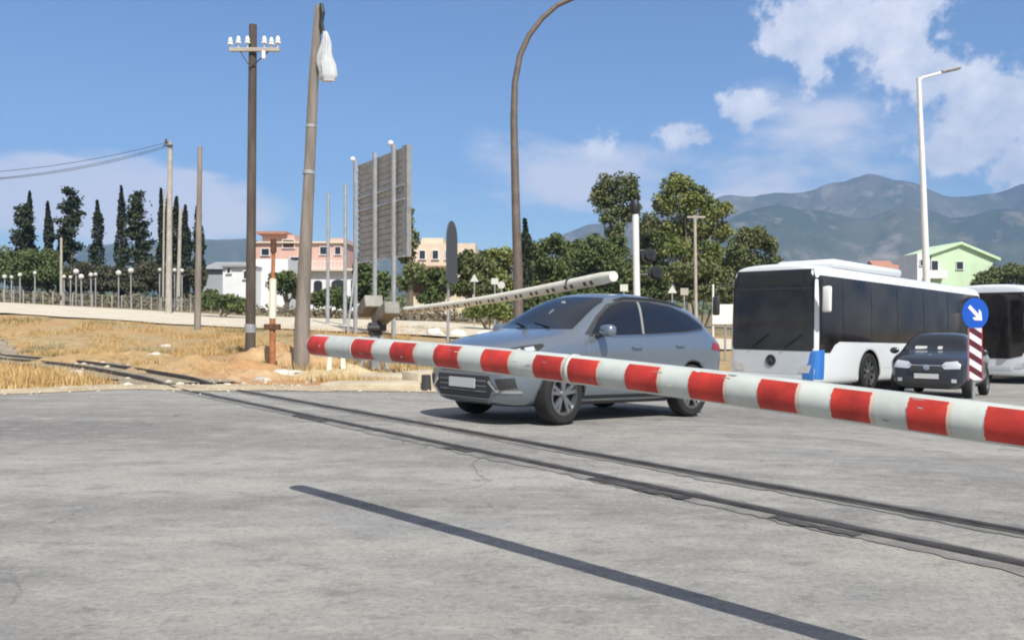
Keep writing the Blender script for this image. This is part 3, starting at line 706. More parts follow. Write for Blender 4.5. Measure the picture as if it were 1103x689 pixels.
# telegraph pole with insulators
Y = 26.0
tp, tb = make_pole('telegraph_pole', 'tall dark wooden telegraph pole with a crossarm of white insulators', 'utility pole', [(269.5, 386), (270, 330), (271, 200), (272.5, 27)], Y, [.165, .155, .14, .12], M['wood_d'])
bm = new(); zc_ = zof(55.5, Y) - tb.z; xc_ = (276 - CX) / F * Y - tb.x
box(bm, (xc_, -.16, zc_), (1.55, .10, .12), bevel=.01); obj('crossarm', bm, M['conc'], tp)
for q, (dx, dz) in enumerate(((-.75, .10), (-.5, .14), (-.22, .14), (.30, .14), (.52, .10), (.72, .14))):
    bm = new(); tube(bm, [(xc_ + dx, -.16, zc_ + .04), (xc_ + dx, -.16, zc_ + dz + .04)], .018, 6)
    lathe(bm, [(.0, dz + .26), (.045, dz + .25), (.055, dz + .18), (.085, dz + .13), (.06, dz + .10), (.1, dz + .04), (.02, dz + .03)], 'Z', 12, center=(xc_ + dx, -.16, zc_ + .02))
    ob = obj('insulator', bm, M['porc'], tp, smooth=50)
bm = new(); tube(bm, [(xc_ + .28, -.18, zc_ - .05), (xc_ + .28, -.18, zc_ - .28)], .06, 10); obj('insulator', bm, M['porc'], tp)
for sx in (-1, 1):
    bm = new(); tube(bm, [(xc_ + sx * .45, -.16, zc_ - .04), (tb.x * 0 + .05, -.14, zc_ - .55)], .018, 6); obj('brace', bm, M['dark'], tp)
bm = new(); lathe(bm, [(.15, .98), (.178, 1.0), (.178, 1.25), (.15, 1.27)], 'Z', 14, center=(-.0, 0, -.1)); obj('band', bm, M['galv'], tp)
# thick leaning pole with hanging sheet
Y = 23.0
lp, lb = make_pole('leaning_pole', 'thick weathered leaning pole, broken at its top, with frayed end', 'utility pole',
                   [(324, 392), (325.5, 350), (328, 290), (333, 190), (337.5, 90), (341, 40), (343, 6)], Y, [.24, .215, .185, .155, .14, .125, .09], M['wood_l'])
bm = new(); lathe(bm, [(.155, 0), (.172, .01), (.172, .10), (.155, .11)], 'Z', 14, center=((332.6 - CX) / F * Y - lb.x, 0, zof(188, Y) - lb.z)); obj('band', bm, M['galv'], lp)
bm = new(); lathe(bm, [(.14, 0), (.157, .01), (.157, .08), (.14, .09)], 'Z', 14, center=((335.3 - CX) / F * Y - lb.x, 0, zof(138, Y) - lb.z)); obj('band', bm, M['galv'], lp)
bm = new(); pth = px_pts([(346, 4), (347.5, 14), (346, 24), (348, 36), (351, 37)], Y - .15); tube(bm, [p - lb for p in pth], [.05, .07, .06, .05, .03], 8); obj('cable_end', bm, M['black'], lp)
bm = new(); tube(bm, [(0, 0, 0), (.05, .02, .9), (.02, 0, 1.6)], [.10, .08, .05], 8)
# hanging white sheet (folded plastic bag)
b = px_pts([(350, 34)], Y - .2)[0]
bm = new(); rows = 26; cols = 22; g = []
for i in range(rows):
    v = i / (rows - 1); wd = (.05 + .17 * min(1, v * 1.5)) * (1 if v < .93 else .8); row = []
    for j in range(cols):
        a = j / cols * 2 * math.pi; fold = 1 + .22 * math.sin(a * 4 + v * 3) + .12 * math.sin(a * 7 - v * 5)
        row.append(bm.verts.new((math.cos(a) * wd * fold + .06 * v + .02 * math.sin(v * 9), math.sin(a) * wd * .55 * fold, -v * 1.36)))
    g.append(row)
for i in range(rows - 1):
    for j in range(cols): bm.faces.new((g[i][j], g[i][(j + 1) % cols], g[i + 1][(j + 1) % cols], g[i + 1][j]))
bm.faces.new(g[0]); bm.faces.new(g[-1][::-1])
o = obj('hanging_bag', bm, M['plastic'], smooth=60); o.location = b; tag(o, 'white plastic bag hanging from the top of the thick leaning pole', 'plastic bag')
# rusty marker post
Y = 22.5
mp_, mb = make_pole('marker_post', 'rusty metal marker post with a cream painted middle section', 'post', [(293.5, 396), (293.5, 341)], Y, [.085, .08], M['rust'], part='lower_post')
def seg_(l, r0, r1, m, nm, yo=0):
    P = px_pts(l, Y); bm = new(); tube(bm, [p - mb for p in P], [r0, r1], 12); return obj(nm, bm, m, mp_, smooth=40)
seg_([(293.5, 343), (294, 300)], .10, .095, M['armold'], 'painted_section'); seg_([(294, 300), (294.5, 268)], .055, .05, M['rust'], 'upper_post'); seg_([(294.5, 272), (294.8, 257)], .085, .08, M['rustd'], 'cap')
bm = new(); box(bm, (0, -.02, (zof(352, Y) - mb.z)), (.42, .18, .16), bevel=.02); obj('clamp', bm, M['rustd'], mp_)
# concrete power pole with wires
Y = 64.0
pp, pb = make_pole('power_pole', 'tall pale concrete power pole carrying wires off to the left', 'utility pole', [(181.5, 333), (183.5, 153)], Y, [.25, .16], M['conc'])
zt_ = zof(156, Y) - pb.z
bm = new(); box(bm, (.05, -.2, zt_ - .1), (.7, .12, .10)); obj('bracket', bm, M['dark'], pp)
bm = new(); lathe(bm, [(.0, .4), (.08, .38), (.1, .2), (.14, .1), (.03, .0)], 'Z', 10, center=(-.1, -.2, zt_)); obj('insulator', bm, M['rustd'], pp)
for k, (dz, tz) in enumerate(((0.15, 0), (-.08, -.3), (-.2, .25))):
    a = px_pts([(182, 156)], Y)[0] + Vector((0, -.2, dz)); e = Vector(((-330 - CX) / F * 55, 55, zof(166, 55) + tz))
    bm = new(); P = []
    for i in range(31):
        f = i / 30; p = a.lerp(e, f); p.z -= 1.9 * 4 * f * (1 - f) * (1 + .12 * k); P.append(p)
    tube(bm, [p - a for p in P], .022, 5); o = obj('wire', bm, M['dark']); o.location = a
    tag(o, ['topmost wire running left from the concrete power pole', 'middle wire running left from the concrete power pole', 'lowest sagging wire running left from the concrete power pole'][k], 'wire', 'overhead wires')
make_pole('grey_pole', 'slender grey bare pole standing on the near side of the dirt road', 'pole', [(212.5, 352), (215.5, 158)], 46, [.19, .12], M['wood_l'])
make_pole('short_pole', 'shorter pale pole between the power pole and the slender grey pole', 'pole', [(191.5, 320), (194.5, 224)], 76, [.2, .13], M['conc'])
make_pole('thin_pole', 'thin pale pole immediately left of the concrete power pole', 'pole', [(175.5, 320), (177, 204)], 78, [.1, .07], M['conc'])
make_pole('fence_pole', 'thin pale pole in front of the dark bushes at far left', 'pole', [(66, 322), (66, 256)], 76, [.15, .1], M['conc'])
make_pole('rear_pole', 'thin grey pole left of the billboard, nearest to the leaning pole', 'pole', [(353, 345), (353.5, 208)], 52, [.12, .09], M['galv'])
make_pole('rear_pole', 'thin grey pole just left of the billboard legs', 'pole', [(371.5, 345), (372, 198)], 50, [.12, .09], M['galv'])
# curved street lamp
Y = 30.0
cl_pts = [(559, 345), (558, 300), (555.5, 220), (553.5, 130), (554.5, 90), (560, 60), (570, 38), (584, 20), (600, 6), (620, -3), (648, -9)]
cl_, cb = make_pole('street_lamp', 'tall brown street lamp with a long curved arm reaching over the silver car', 'street lamp', cl_pts, Y, [.19, .175, .15, .13, .115, .105, .10, .095, .09, .085, .08], M['brownmetal'])
hp = px_pts([(662, -11)], Y)[0] - cb
bm = new(); bmesh.ops.create_uvsphere(bm, u_segments=16, v_segments=10, radius=1, matrix=Matrix.Translation(hp) @ Matrix.Diagonal((.55, .2, .13, 1))); obj('lamp_head', bm, M['greymetal'], cl_, smooth=60)
bm = new(); tube(bm, [(.02, 0, .0), (.0, 0, 1.2)], [.24, .22], 12); obj('base_sleeve', bm, M['brownmetal'], cl_)
# white lamp at right
Y = 45.0
wl, wb = make_pole('street_lamp', 'tall white street lamp with a short arm rising behind the white bus', 'street lamp', [(1000, 345), (998, 300), (994, 190), (989.5, 84)], Y, [.20, .18, .15, .11], M['white'])
P = px_pts([(989.6, 88), (993, 84), (1010, 79.5), (1016, 78)], Y); bm = new(); tube(bm, [p - wb for p in P], .07, 8); obj('arm', bm, M['white'], wl)
hp = px_pts([(1024, 75.5)], Y)[0] - wb
bm = new(); box(bm, hp, (1.05, .34, .16), rot=Matrix.Rotation(R(-13), 3, 'Y'), bevel=.05); obj('lamp_head', bm, M['greymetal'], wl)
Y = 60.0
sp2, sb2 = make_pole('lamp_post', 'small tan T-topped post among the trees right of the signal post', 'lamp post', [(750, 330), (748.5, 232)], Y, [.13, .10], M['conc'])
bm = new(); box(bm, (-.02, 0, zof(234, Y) - sb2.z), (1.3, .2, .14), bevel=.03); obj('crossbar', bm, M['conc'], sp2)
# edge-on road sign
Y = 27.0
es, eb = make_pole('road_sign', 'large dark road sign seen almost edge-on, on a grey post', 'road sign', [(482, 366), (483.5, 243)], Y, [.045, .045], M['galv'])
bm = new(); zz0 = zof(305, Y) - eb.z; zz1 = zof(238, Y) - eb.z; n = 20
ol = []
for k in range(n + 1):
    a = math.pi * k / n; ol.append((math.cos(a) * .6, zz1 - .6 + math.sin(a) * .6))
ol += [(-.6, zz0 + .1), (-.5, zz0), (.5, zz0), (.6, zz0 + .1)]
f = bm.faces.new([bm.verts.new((x, 0, z)) for x, z in ol]); r = bmesh.ops.extrude_face_region(bm, geom=[f])
bmesh.ops.translate(bm, verts=[v for v in r['geom'] if isinstance(v, bmesh.types.BMVert)], vec=(0, .04, 0))
bmesh.ops.recalc_face_normals(bm, faces=bm.faces[:])
o = obj('sign_panel', bm, mat('sign_back', (.07, .08, .09), .6), es); o.location = (.16, .02, 0); o.rotation_euler = (0, 0, R(78))
# billboard
def p3(px, Y, z): return Vector(((px - CX) / F * Y, Y, z))
A = p3(385, 42.8, 0); B = p3(437, 38.0, 0); zt1 = 9.15; zb1 = 4.15
d = (B - A); Lb = d.length; ang = math.atan2(d.y, d.x)
bb = thing('billboard', 'tall grey slatted billboard seen obliquely on steel posts', 'billboard', (A.x, A.y, 0), ang)
nb = 17
bm = new()
M['bbpanel'] = mat('billboard_sheet', (.34, .345, .35), .6, .1, col2=(.46, .465, .465), vscale=2)
for k in range(nb):
    h = (zt1 - zb1) / nb; box(bm, (Lb / 2, .06, zb1 + h * (k + .5)), (Lb, .05, h * .86), rot=Matrix.Rotation(R(12), 3, 'X'))
obj('panel', bm, M['bbpanel'], bb)
bm = new(); box(bm, (Lb / 2, .13, (zt1 + zb1) / 2), (Lb - .04, .03, zt1 - zb1), ); obj('back_sheet', bm, M['bbpanel'], bb)
bm = new(); box(bm, (Lb - .06, .08, (zt1 + zb1) / 2), (.5, .22, zt1 - zb1 + .06)); obj('edge_frame', bm, M['greymetal'], bb)
for fx in (.02, .45, .83):
    x = fx * Lb; wx = A.x + math.cos(ang) * x; wy = A.y + math.sin(ang) * x; gb = gz(wx, wy)
    bm = new(); box(bm, (x, -.16, (zt1 + .2 + gb - .3) / 2), (.16, .16, zt1 + .2 - gb + .3)); obj('post', bm, M['galv'], bb)
for z in (zb1, 6.75, 7.4):
    bm = new(); box(bm, (Lb / 2 - .2, -.05, z), (Lb + .3, .06, .09)); obj('brace', bm, M['galv'], bb)
for fx in (.02, .83):
    bm = new(); bmesh.ops.create_uvsphere(bm, u_segments=12, v_segments=8, radius=.13, matrix=Matrix.Translation((fx * Lb, -.3, zt1 + .25))); obj('floodlight', bm, M['white'], bb)
bm = new(); tube(bm, [(.1, -.16, zb1 - .1), (.9, -.9, gz(A.x, A.y) - .1)], .05, 6); obj('stay', bm, M['galv'], bb)
# white signal post with dark bell
Y = 22.0
sg, sb = make_pole('crossing_signal', 'white level crossing signal post with a dark bell on top, behind the silver car', 'signal', [(688, 380), (684.3, 228)], Y, [.095, .085], M['white'])
tx = (684 - CX) / F * Y - sb.x
bm = new(); lathe(bm, [(.0, .40), (.08, .38), (.12, .3), (.13, .1), (.09, 0), (0, 0)], 'Z', 14, center=(tx, 0, zof(231, Y) - sb.z)); obj('bell', bm, M['black'], sg, smooth=40)
bm = new(); tube(bm, [(tx + .05, 0, zof(270, Y) - sb.z), (tx + .55, 0, zof(270, Y) - sb.z)], .03, 6); tube(bm, [(tx + .1, 0, zof(296, Y) - sb.z), (tx + .55, 0, zof(296, Y) - sb.z)], .03, 6); obj('bracket', bm, M['dark'], sg)
for (lx, ly) in ((699, 275), (706, 294)):
    c = Vector(((lx - CX) / F * Y - sb.x, 0, zof(ly, Y) - sb.z))
    bm = new(); tube(bm, [c + Vector((0, .12, 0)), c + Vector((0, -.10, 0))], .19, 16); tube(bm, [c + Vector((0, -.08, 0)), c + Vector((0, -.26, .0))], .12, 14); h = obj('signal_lamp', bm, M['black'], sg)
    bm = new(); lathe(bm, [(0, -.262), (.09, -.263)], 'Y', 14, center=c); obj('lens', bm, M['glass'], h)
# white kiosk board beside the bus
Y = 36.0
b = at(779, Y); kb = thing('roadside_board', 'plain white board on short posts left of the white bus', 'notice board', b)
bm = new(); box(bm, (0, 0, (zof(328, Y) + zof(349, Y)) / 2 - b.z), (.95, .06, .85), bevel=.01); obj('board', bm, M['white'], kb)
for sx in (-.42, .1, .42):
    bm = new(); top = zof(306, Y) - b.z if sx == -.42 else zof(340, Y) - b.z
    tube(bm, [(sx, .07, -.3), (sx, .07, top)], .045, 8); obj('post', bm, M['white'] if sx == -.42 else M['galv'], kb)
# pass-side sign with hazard board
Y = 16.0
hs, hb = make_pole('traffic_sign', 'blue round keep-right arrow sign above a striped hazard board, in front of the dark car', 'traffic sign', [(1048.5, 436), (1048.5, 322)], Y, [.03, .03], M['galv'])
hs.rotation_euler.z = R(14); zd = zof(337.5, Y) - hb.z
bm = new(); tube(bm, [(0, -.035, zd), (0, -.05, zd)], .30, 40); dsc = obj('disc', bm, M['blue'], hs)
bm = new()     # white arrow pointing down right
def prism(bm, poly, y0, y1):
    f = bm.faces.new([bm.verts.new((x, y0, z)) for x, z in poly]); r = bmesh.ops.extrude_face_region(bm, geom=[f])
    bmesh.ops.translate(bm, verts=[v for v in r['geom'] if isinstance(v, bmesh.types.BMVert)], vec=(0, y1 - y0, 0)); bmesh.ops.recalc_face_normals(bm, faces=bm.faces[:])
def rot2(poly, a, c): return [(x * math.cos(a) - z * math.sin(a) + c[0], x * math.sin(a) + z * math.cos(a) + c[1]) for x, z in poly]
prism(bm, rot2([(-.2, -.035), (.06, -.035), (.0, -.11), (.07, -.11), (.2, 0), (.07, .11), (.0, .11), (.06, .035), (-.2, .035)], R(-42), (0, zd)), -.051, -.056); obj('arrow', bm, M['signwhite'], dsc)
z0 = zof(409, Y) - hb.z; z1 = zof(353, Y) - hb.z; wdt = .155
bm = new(); box(bm, (.0, -.04, (z0 + z1) / 2), (wdt * 2, .02, z1 - z0)); brd = obj('hazard_board', bm, M['signwhite'], hs)
bm = new(); nst = 4; ph = (z1 - z0) / nst
for k in range(nst + 1):
    zs = z1 - ph * (k - .25); th = ph * .5; sl = .17
    poly = [(-wdt, zs), (wdt, zs - sl), (wdt, zs - sl - th), (-wdt, zs - th)]
    cp = []
    # clip to board
    def clip(poly, zlim, keep_above):
        o_ = []
        for i in range(len(poly)):
            a, b2 = poly[i], poly[(i + 1) % len(poly)]
            ia = (a[1] >= zlim) == keep_above or abs(a[1] - zlim) < 1e-9; ib = (b2[1] >= zlim) == keep_above or abs(b2[1] - zlim) < 1e-9
            if ia: o_.append(a)
            if ia != ib:
                f = (zlim - a[1]) / (b2[1] - a[1]); o_.append((a[0] + (b2[0] - a[0]) * f, zlim))
        return o_
    poly = clip(poly, z1 - .001, False)
    if len(poly) > 2: poly = clip(poly, z0 + .001, True)
    if len(poly) > 2 and max(p[1] for p in poly) - min(p[1] for p in poly) > .01: prism(bm, poly, -.0505, -.054)
obj('stripes', bm, M['signred'], brd)
bm = new()
for sx in (-1, 1): box(bm, (sx * (wdt - .008), -.0535, (z0 + z1) / 2), (.014, .006, z1 - z0))
obj('red_border', bm, M['signredb'], brd)

# ================================================================== near barrier
D = .142
def bl(px, py, Y): return Vector(((px - CX) / F * Y, Y, zof(py, Y)))
# centre line: 1/Y linear in px
def arm_pt(px):
    size = 45 + (px - 1102) * (45 - 22.9) / (1102 - 335.0); Y = F * (.132 + (1102 - px) / 767.0 * .010) / size
    cyp = [(335, 371), (360, 372), (552, 391.5), (770, 416.5), (935, 437.5), (1102, 460)]
    for a, b2 in zip(cyp[:-1], cyp[1:]):
        if px <= b2[0]: break
    return bl(px, a[1] + (b2[1] - a[1]) * (px - a[0]) / (b2[0] - a[0]), Y)
Pa = arm_pt(335); Pb = arm_pt(1102)
# fit a straight arm through the two ends
dirv = (Pb - Pa).normalized()
Lx = (Pb - Pa).length
ext = 1.55; arm_len = Lx + ext
yaw = math.atan2(dirv.y, dirv.x)
piv = Pa + dirv * arm_len
root = thing('level_crossing_barrier', 'lowered white barrier arm with red bands running across the near side of the crossing', 'barrier', (piv.x, piv.y, gz(piv.x, piv.y)))
rb = Vector(root.location)
side = Vector((-dirv.y, dirv.x, 0)).normalized(); upv = dirv.cross(side) * -1
if upv.z < 0: upv = -upv
def armf(l, a, r): return Pa + dirv * l + (side * math.cos(a) + upv * math.sin(a)) * r - rb
def arm_r(l): return (D - .010 * min(1, l / Lx)) / 2
def sagz(l): return 0.028 * math.sin(math.pi * min(1, max(0, l / Lx)))
bm = new(); rg = []; ls = [0.0, .004, .015, .035, .07] + linsp(.12, arm_len, 60); seg = 36
for l in ls:
    r = arm_r(l) * (1 if l > .07 else math.sqrt(max(0.02, 1 - (1 - l / .07) ** 2)))
    rg.append([bm.verts.new(armf(l, k * 2 * math.pi / seg, r) + Vector((0, 0, sagz(l)))) for k in range(seg)])
for a, b2 in zip(rg[:-1], rg[1:]):
    for k in range(seg): bm.faces.new((a[k], a[(k + 1) % seg], b2[(k + 1) % seg], b2[k]))
bm.faces.new(rg[0][::-1]); bm.faces.new(rg[-1]); bmesh.ops.recalc_face_normals(bm, faces=bm.faces[:])
arm = obj('arm', bm, M['arm'], root, smooth=60)
def l_of(px):
    # length along the arm whose projection falls on px
    k = (px - CX) / F; return (k * Pa.y - Pa.x) / (dirv.x - k * dirv.y)
bands = [(341, 360), (388, 410), (430, 455), (477, 503), (528, 557), (584, 614), (621, 652), (683, 717), (751, 788), (825, 865), (903, 944), (984, 1026), (1067, 1112), (1160, 1215)]
# the camera side of the tube
camdir = Vector((0, 0, CAMH)) - (Pa + Pb) * .5; ac = math.atan2(camdir.dot(upv), camdir.dot(side))
rr_ = random.Random(3)
for k, (a, b2) in enumerate(bands):
    l0, l1 = l_of(a), l_of(b2); bm = new(); g = []
    a0 = ac - R(50) + rr_.uniform(-.06, .06); a1 = ac + R(60) + rr_.uniform(-.05, .05)
    for i in range(7):
        row = []
        for j in range(25):
            l = l0 + (l1 - l0) * i / 6; an = a0 + (a1 - a0) * j / 24
            jit = .004 * wob(j * .7 + k * 9, 1, i) if i in (0, 6) else 0
            row.append(bm.verts.new(armf(l + jit, an, arm_r(l) + .0022) + Vector((0, 0, sagz(l)))))
        g.append(row)
    for i in range(6):
        for j in range(24): bm.faces.new((g[i][j], g[i][j + 1], g[i + 1][j + 1], g[i + 1][j]))
    bmesh.ops.recalc_face_normals(bm, faces=bm.faces[:])
    o = obj('red_band', bm, M['armred'], arm, smooth=60)
    # pale worn tape edge
    bm = new(); g = []
    for l in (l1 + .0005, l1 + .014):
        g.append([bm.verts.new(armf(l, a0 + (a1 - a0) * j / 24, arm_r(l) + .0018) + Vector((0, 0, sagz(l)))) for j in range(25)])
    for j in range(24): bm.faces.new((g[0][j], g[0][j + 1], g[1][j + 1], g[1][j]))
    obj('tape_edge', bm, M['armedge'], arm, smooth=60)
for px in (387, 619):
    l = l_of(px); bm = new(); g = []
    for dl, r in ((-.012, .001), (-.010, .004), (.010, .004), (.012, .001)):
        g.append([bm.verts.new(armf(l + dl, k * 2 * math.pi / seg, arm_r(l) + r) + Vector((0, 0, sagz(l)))) for k in range(seg)])
    for a, b2 in zip(g[:-1], g[1:]):
        for k in range(seg): bm.faces.new((a[k], a[(k + 1) % seg], b2[(k + 1) % seg], b2[k]))
    obj('joint_collar', bm, M['arm'], arm, smooth=60)
rs_ = random.Random(21)
for k in range(26):
    l = rs_.uniform(.15, Lx - .1); an = ac + rs_.uniform(-.9, .8); ll = rs_.uniform(.01, .05); da = rs_.uniform(.03, .09); bm = new(); g = []
    for j in range(9):
        q = j / 8 * 2 * math.pi; rr5 = 1 + .35 * rs_.random(); g.append(bm.verts.new(armf(l + math.cos(q) * ll * rr5 * .5, an + math.sin(q) * da * rr5 * .5, arm_r(l) + .0030) + Vector((0, 0, sagz(l)))))
    bm.faces.new(g); bmesh.ops.recalc_face_normals(bm, faces=bm.faces[:]); obj('scuff', bm, M['greymetal'] if k % 3 else M['armold'], arm)
pz = piv.z - rb.z
bm = new(); box(bm, (0, 0, pz * .5 - .05), (.34, .34, pz + .0), rot=Matrix.Rotation(yaw, 3, 'Z'), bevel=.02); obj('pedestal', bm, M['cabinet'], root)
bm = new(); box(bm, (dirv.x * .7, dirv.y * .7, pz - .1), (.6, .3, .42), rot=Matrix.Rotation(yaw, 3, 'Z'), bevel=.02); obj('counterweight', bm, M['dark'], root)

# ================================================================== far barrier (half raised)
Pr = bl(437, 334, 22.3); Pt = bl(661, 297.5, 12.9); dv = (Pt - Pr); Lf = dv.length; dv.normalize()
fb_base = at(404, 22.6); fbr = thing('level_crossing_barrier', 'half raised thin cream barrier arm reaching over the silver car from its grey mechanism', 'barrier', fb_base)
o0 = fb_base
sd_ = Vector((-dv.y, dv.x, 0)).normalized(); uf = dv.cross(sd_)
if uf.z < 0: uf = -uf
bm = new(); ls = linsp(0, Lf, 30); rg = []; seg = 16
for l in ls:
    r = .088 + .012 * l / Lf
    if l > Lf - .01: r *= .8
    rg.append([bm.verts.new(Pr + dv * l + (sd_ * math.cos(k * 6.2832 / seg) + uf * math.sin(k * 6.2832 / seg)) * r - o0 - Vector((0, 0, .06 * math.sin(math.pi * l / Lf)))) for k in range(seg)])
for a, b2 in zip(rg[:-1], rg[1:]):
    for k in range(seg): bm.faces.new((a[k], a[(k + 1) % seg], b2[(k + 1) % seg], b2[k]))
bm.faces.new(rg[0][::-1]); bm.faces.new(rg[-1]); bmesh.ops.recalc_face_normals(bm, faces=bm.faces[:])
fa = obj('arm', bm, M['armold'], fbr, smooth=60)
cdv = Vector((0, 0, CAMH)) - (Pr + Pt) / 2; af = math.atan2(cdv.dot(uf), cdv.dot(sd_))
l = .5; k = 0
while l < Lf - .25:
    bm = new(); w_ = .09; gg = []
    for ll in (l, l + w_):
        gg.append([bm.verts.new(Pr + dv * ll + (sd_ * math.cos(a_) + uf * math.sin(a_)) * (.0925 + .012 * ll / Lf) - o0 - Vector((0, 0, .06 * math.sin(math.pi * ll / Lf)))) for a_ in linsp(af + R(2), af + R(42), 7)])
    for j in range(6): bm.faces.new((gg[0][j], gg[0][j + 1], gg[1][j + 1], gg[1][j]))
    obj('black_mark', bm, M['dark'], fa)
    k += 1; l += .21 if k % 2 else .44
bm = new(); q = Pt - dv * 1.35 - o0; tube(bm, [q - dv * .02, q + dv * .02], .104, 16); obj('joint_collar', bm, M['black'], fa)
def lo(px, py, Y): return bl(px, py, Y) - o0
az_ = math.atan2(dv.y, dv.x); RZ = Matrix.Rotation(az_, 3, 'Z')
bm = new(); box(bm, lo(415, 338, 22.5), (1.35, .42, .34), rot=RZ @ Matrix.Rotation(R(-14), 3, 'Y'), bevel=.04); hd = obj('drive_housing', bm, M['cabinet'], fbr)
bm = new(); box(bm, lo(399, 330, 22.8), (.8, .5, .34), rot=RZ @ Matrix.Rotation(R(-22), 3, 'Y'), bevel=.03); obj('counterweight', bm, M['cabinet'], fbr)
bm = new(); box(bm, lo(404, 354, 22.6), (.34, .3, .34), rot=RZ, bevel=.02); tube(bm, [lo(396, 353, 22.4), lo(416, 353, 22.4)], .09, 10); obj('pivot', bm, M['dark'], fbr)
bm = new(); box(bm, Vector((0, 0, .55)), (.26, .26, 1.1), rot=RZ, bevel=.02); obj('pedestal', bm, M['greymetal'], fbr)
bm = new(); box(bm, Vector((.2, 0, .05)), (.95, .5, .1), rot=RZ, bevel=.02); obj('base_plate', bm, M['dark'], fbr)
for k, (a, b2) in enumerate((((398, 362), (388, 398)), ((411, 362), (417, 398)))):
    bm = new(); tube(bm, [lo(*a, 22.3), lo(*b2, 22.3)], .05, 8); obj('strut', bm, M['galv'], fbr)
# short cream stakes and concrete edge at the barrier foot
for k, (px, lab) in enumerate(((355, 'left one of two short cream stakes below the near barrier tip'), (370, 'right one of two short cream stakes below the near barrier tip'))):
    b = at(px, 19.6); st_ = thing('marker_stake', lab, 'stake', b, group='short stakes'); bm = new(); box(bm, (0, 0, .28), (.11, .11, .66), rot=Matrix.Rotation(R(4 - 7 * k), 3, 'Y'), bevel=.012); obj('shaft', bm, M['armold'], st_)
    bm = new(); box(bm, (0, 0, .05), (.13, .13, .14)); obj('rusty_foot', bm, M['rust'], st_)
def slab(px0, px1, Y0, Y1, h, w_, label, m='tanconc'):
    a = at(px0, Y0); b2 = at(px1, Y1); c = (a + b2) / 2; d_ = b2 - a
    bm = new(); box(bm, (0, 0, h / 2 - .05), (d_.length, w_, h + .1), bevel=.03)
    for v in bm.verts: v.co += Vector((0, .05 * noise.noise(v.co * 1.3), .03 * noise.noise(v.co * 2)))
    o = obj('concrete_slab', bm, M[m], smooth=30); o.location = c; o.rotation_euler = (0, 0, math.atan2(d_.y, d_.x)); tag(o, label, 'concrete slab', 'concrete slabs by the crossing')
slab(352, 458, 16.8, 16.6, .13, .9, 'long flat tan concrete slab at the asphalt edge left of the silver car')
slab(395, 452, 18.8, 18.4, .20, 1.0, 'raised tan concrete plinth below the far barrier mechanism')
slab(448, 466, 17.4, 17.0, .36, .7, 'tan concrete block touching the front of the silver car in view')
for k, (px, lab) in enumerate(((462, 'dark squat bollard at the left side of the silver car bonnet'),)):
    b = at(459, 16.2); bm = new(); tube(bm, [(0, 0, -.1), (0, 0, .32)], [.11, .09], 10); o = obj('bollard_stump', bm, M['dark']); o.location = b; tag(o, 'dark iron stump beside the concrete slabs', 'bollard')

# ================================================================== vehicles
def loft(name, secs, mirror_pts, m, parent, level=2, cuts=(), cutmat=None, loopcrease=None):
    """secs: list of (x, [(y,z)...]) half sections from bottom centre to top centre"""
    bm = new(); rings = []
    for x, half in secs:
        pts = [(y, z) for y, z in half] + [(-y, z) for y, z in half[-2:0:-1]]
        rings.append([bm.verts.new((x if not callable(x) else x(y, z), y, z)) for y, z in pts])
    n = len(rings[0])
    for a, b2 in zip(rings[:-1], rings[1:]):
        for k in range(n): bm.faces.new((a[k], a[(k + 1) % n], b2[(k + 1) % n], b2[k]))
    bm.faces.new(rings[0]); bm.faces.new(rings[-1][::-1]); bmesh.ops.recalc_face_normals(bm, faces=bm.faces[:])
    o = obj(name, bm, [m, M['trim']], None, smooth=180)
    md = o.modifiers.new('s', 'SUBSURF'); md.levels = level; md.render_levels = level
    dels = []
    for (cx, cz, cr, y0, y1) in cuts:
        bc = new(); tube(bc, [(cx, y0, cz), (cx, y1, cz)], cr, 40)
        bmesh.ops.recalc_face_normals(bc, faces=bc.faces[:])
        co = obj('cutter', bc, [M['trim'], M['trim']]); 
        for p in co.data.polygons: p.material_index = 1
        md = o.modifiers.new('b', 'BOOLEAN'); md.object = co; md.operation = 'DIFFERENCE'; md.solver = 'EXACT'; dels.append(co)
    bpy.context.view_layer.update(); dg = bpy.context.evaluated_depsgraph_get(); ev = o.evaluated_get(dg)
    me = bpy.data.meshes.new_from_object(ev, preserve_all_data_layers=True, depsgraph=dg)
    me.name = name; o.modifiers.clear(); o.data = me
    for c_ in dels: bpy.data.objects.remove(c_)
    me.set_sharp_from_angle(angle=R(38)); o.parent = parent
    bm = new(); bm.from_mesh(me); bvh = BVHTree.FromBMesh(bm); bm.free()
    return o, bvh
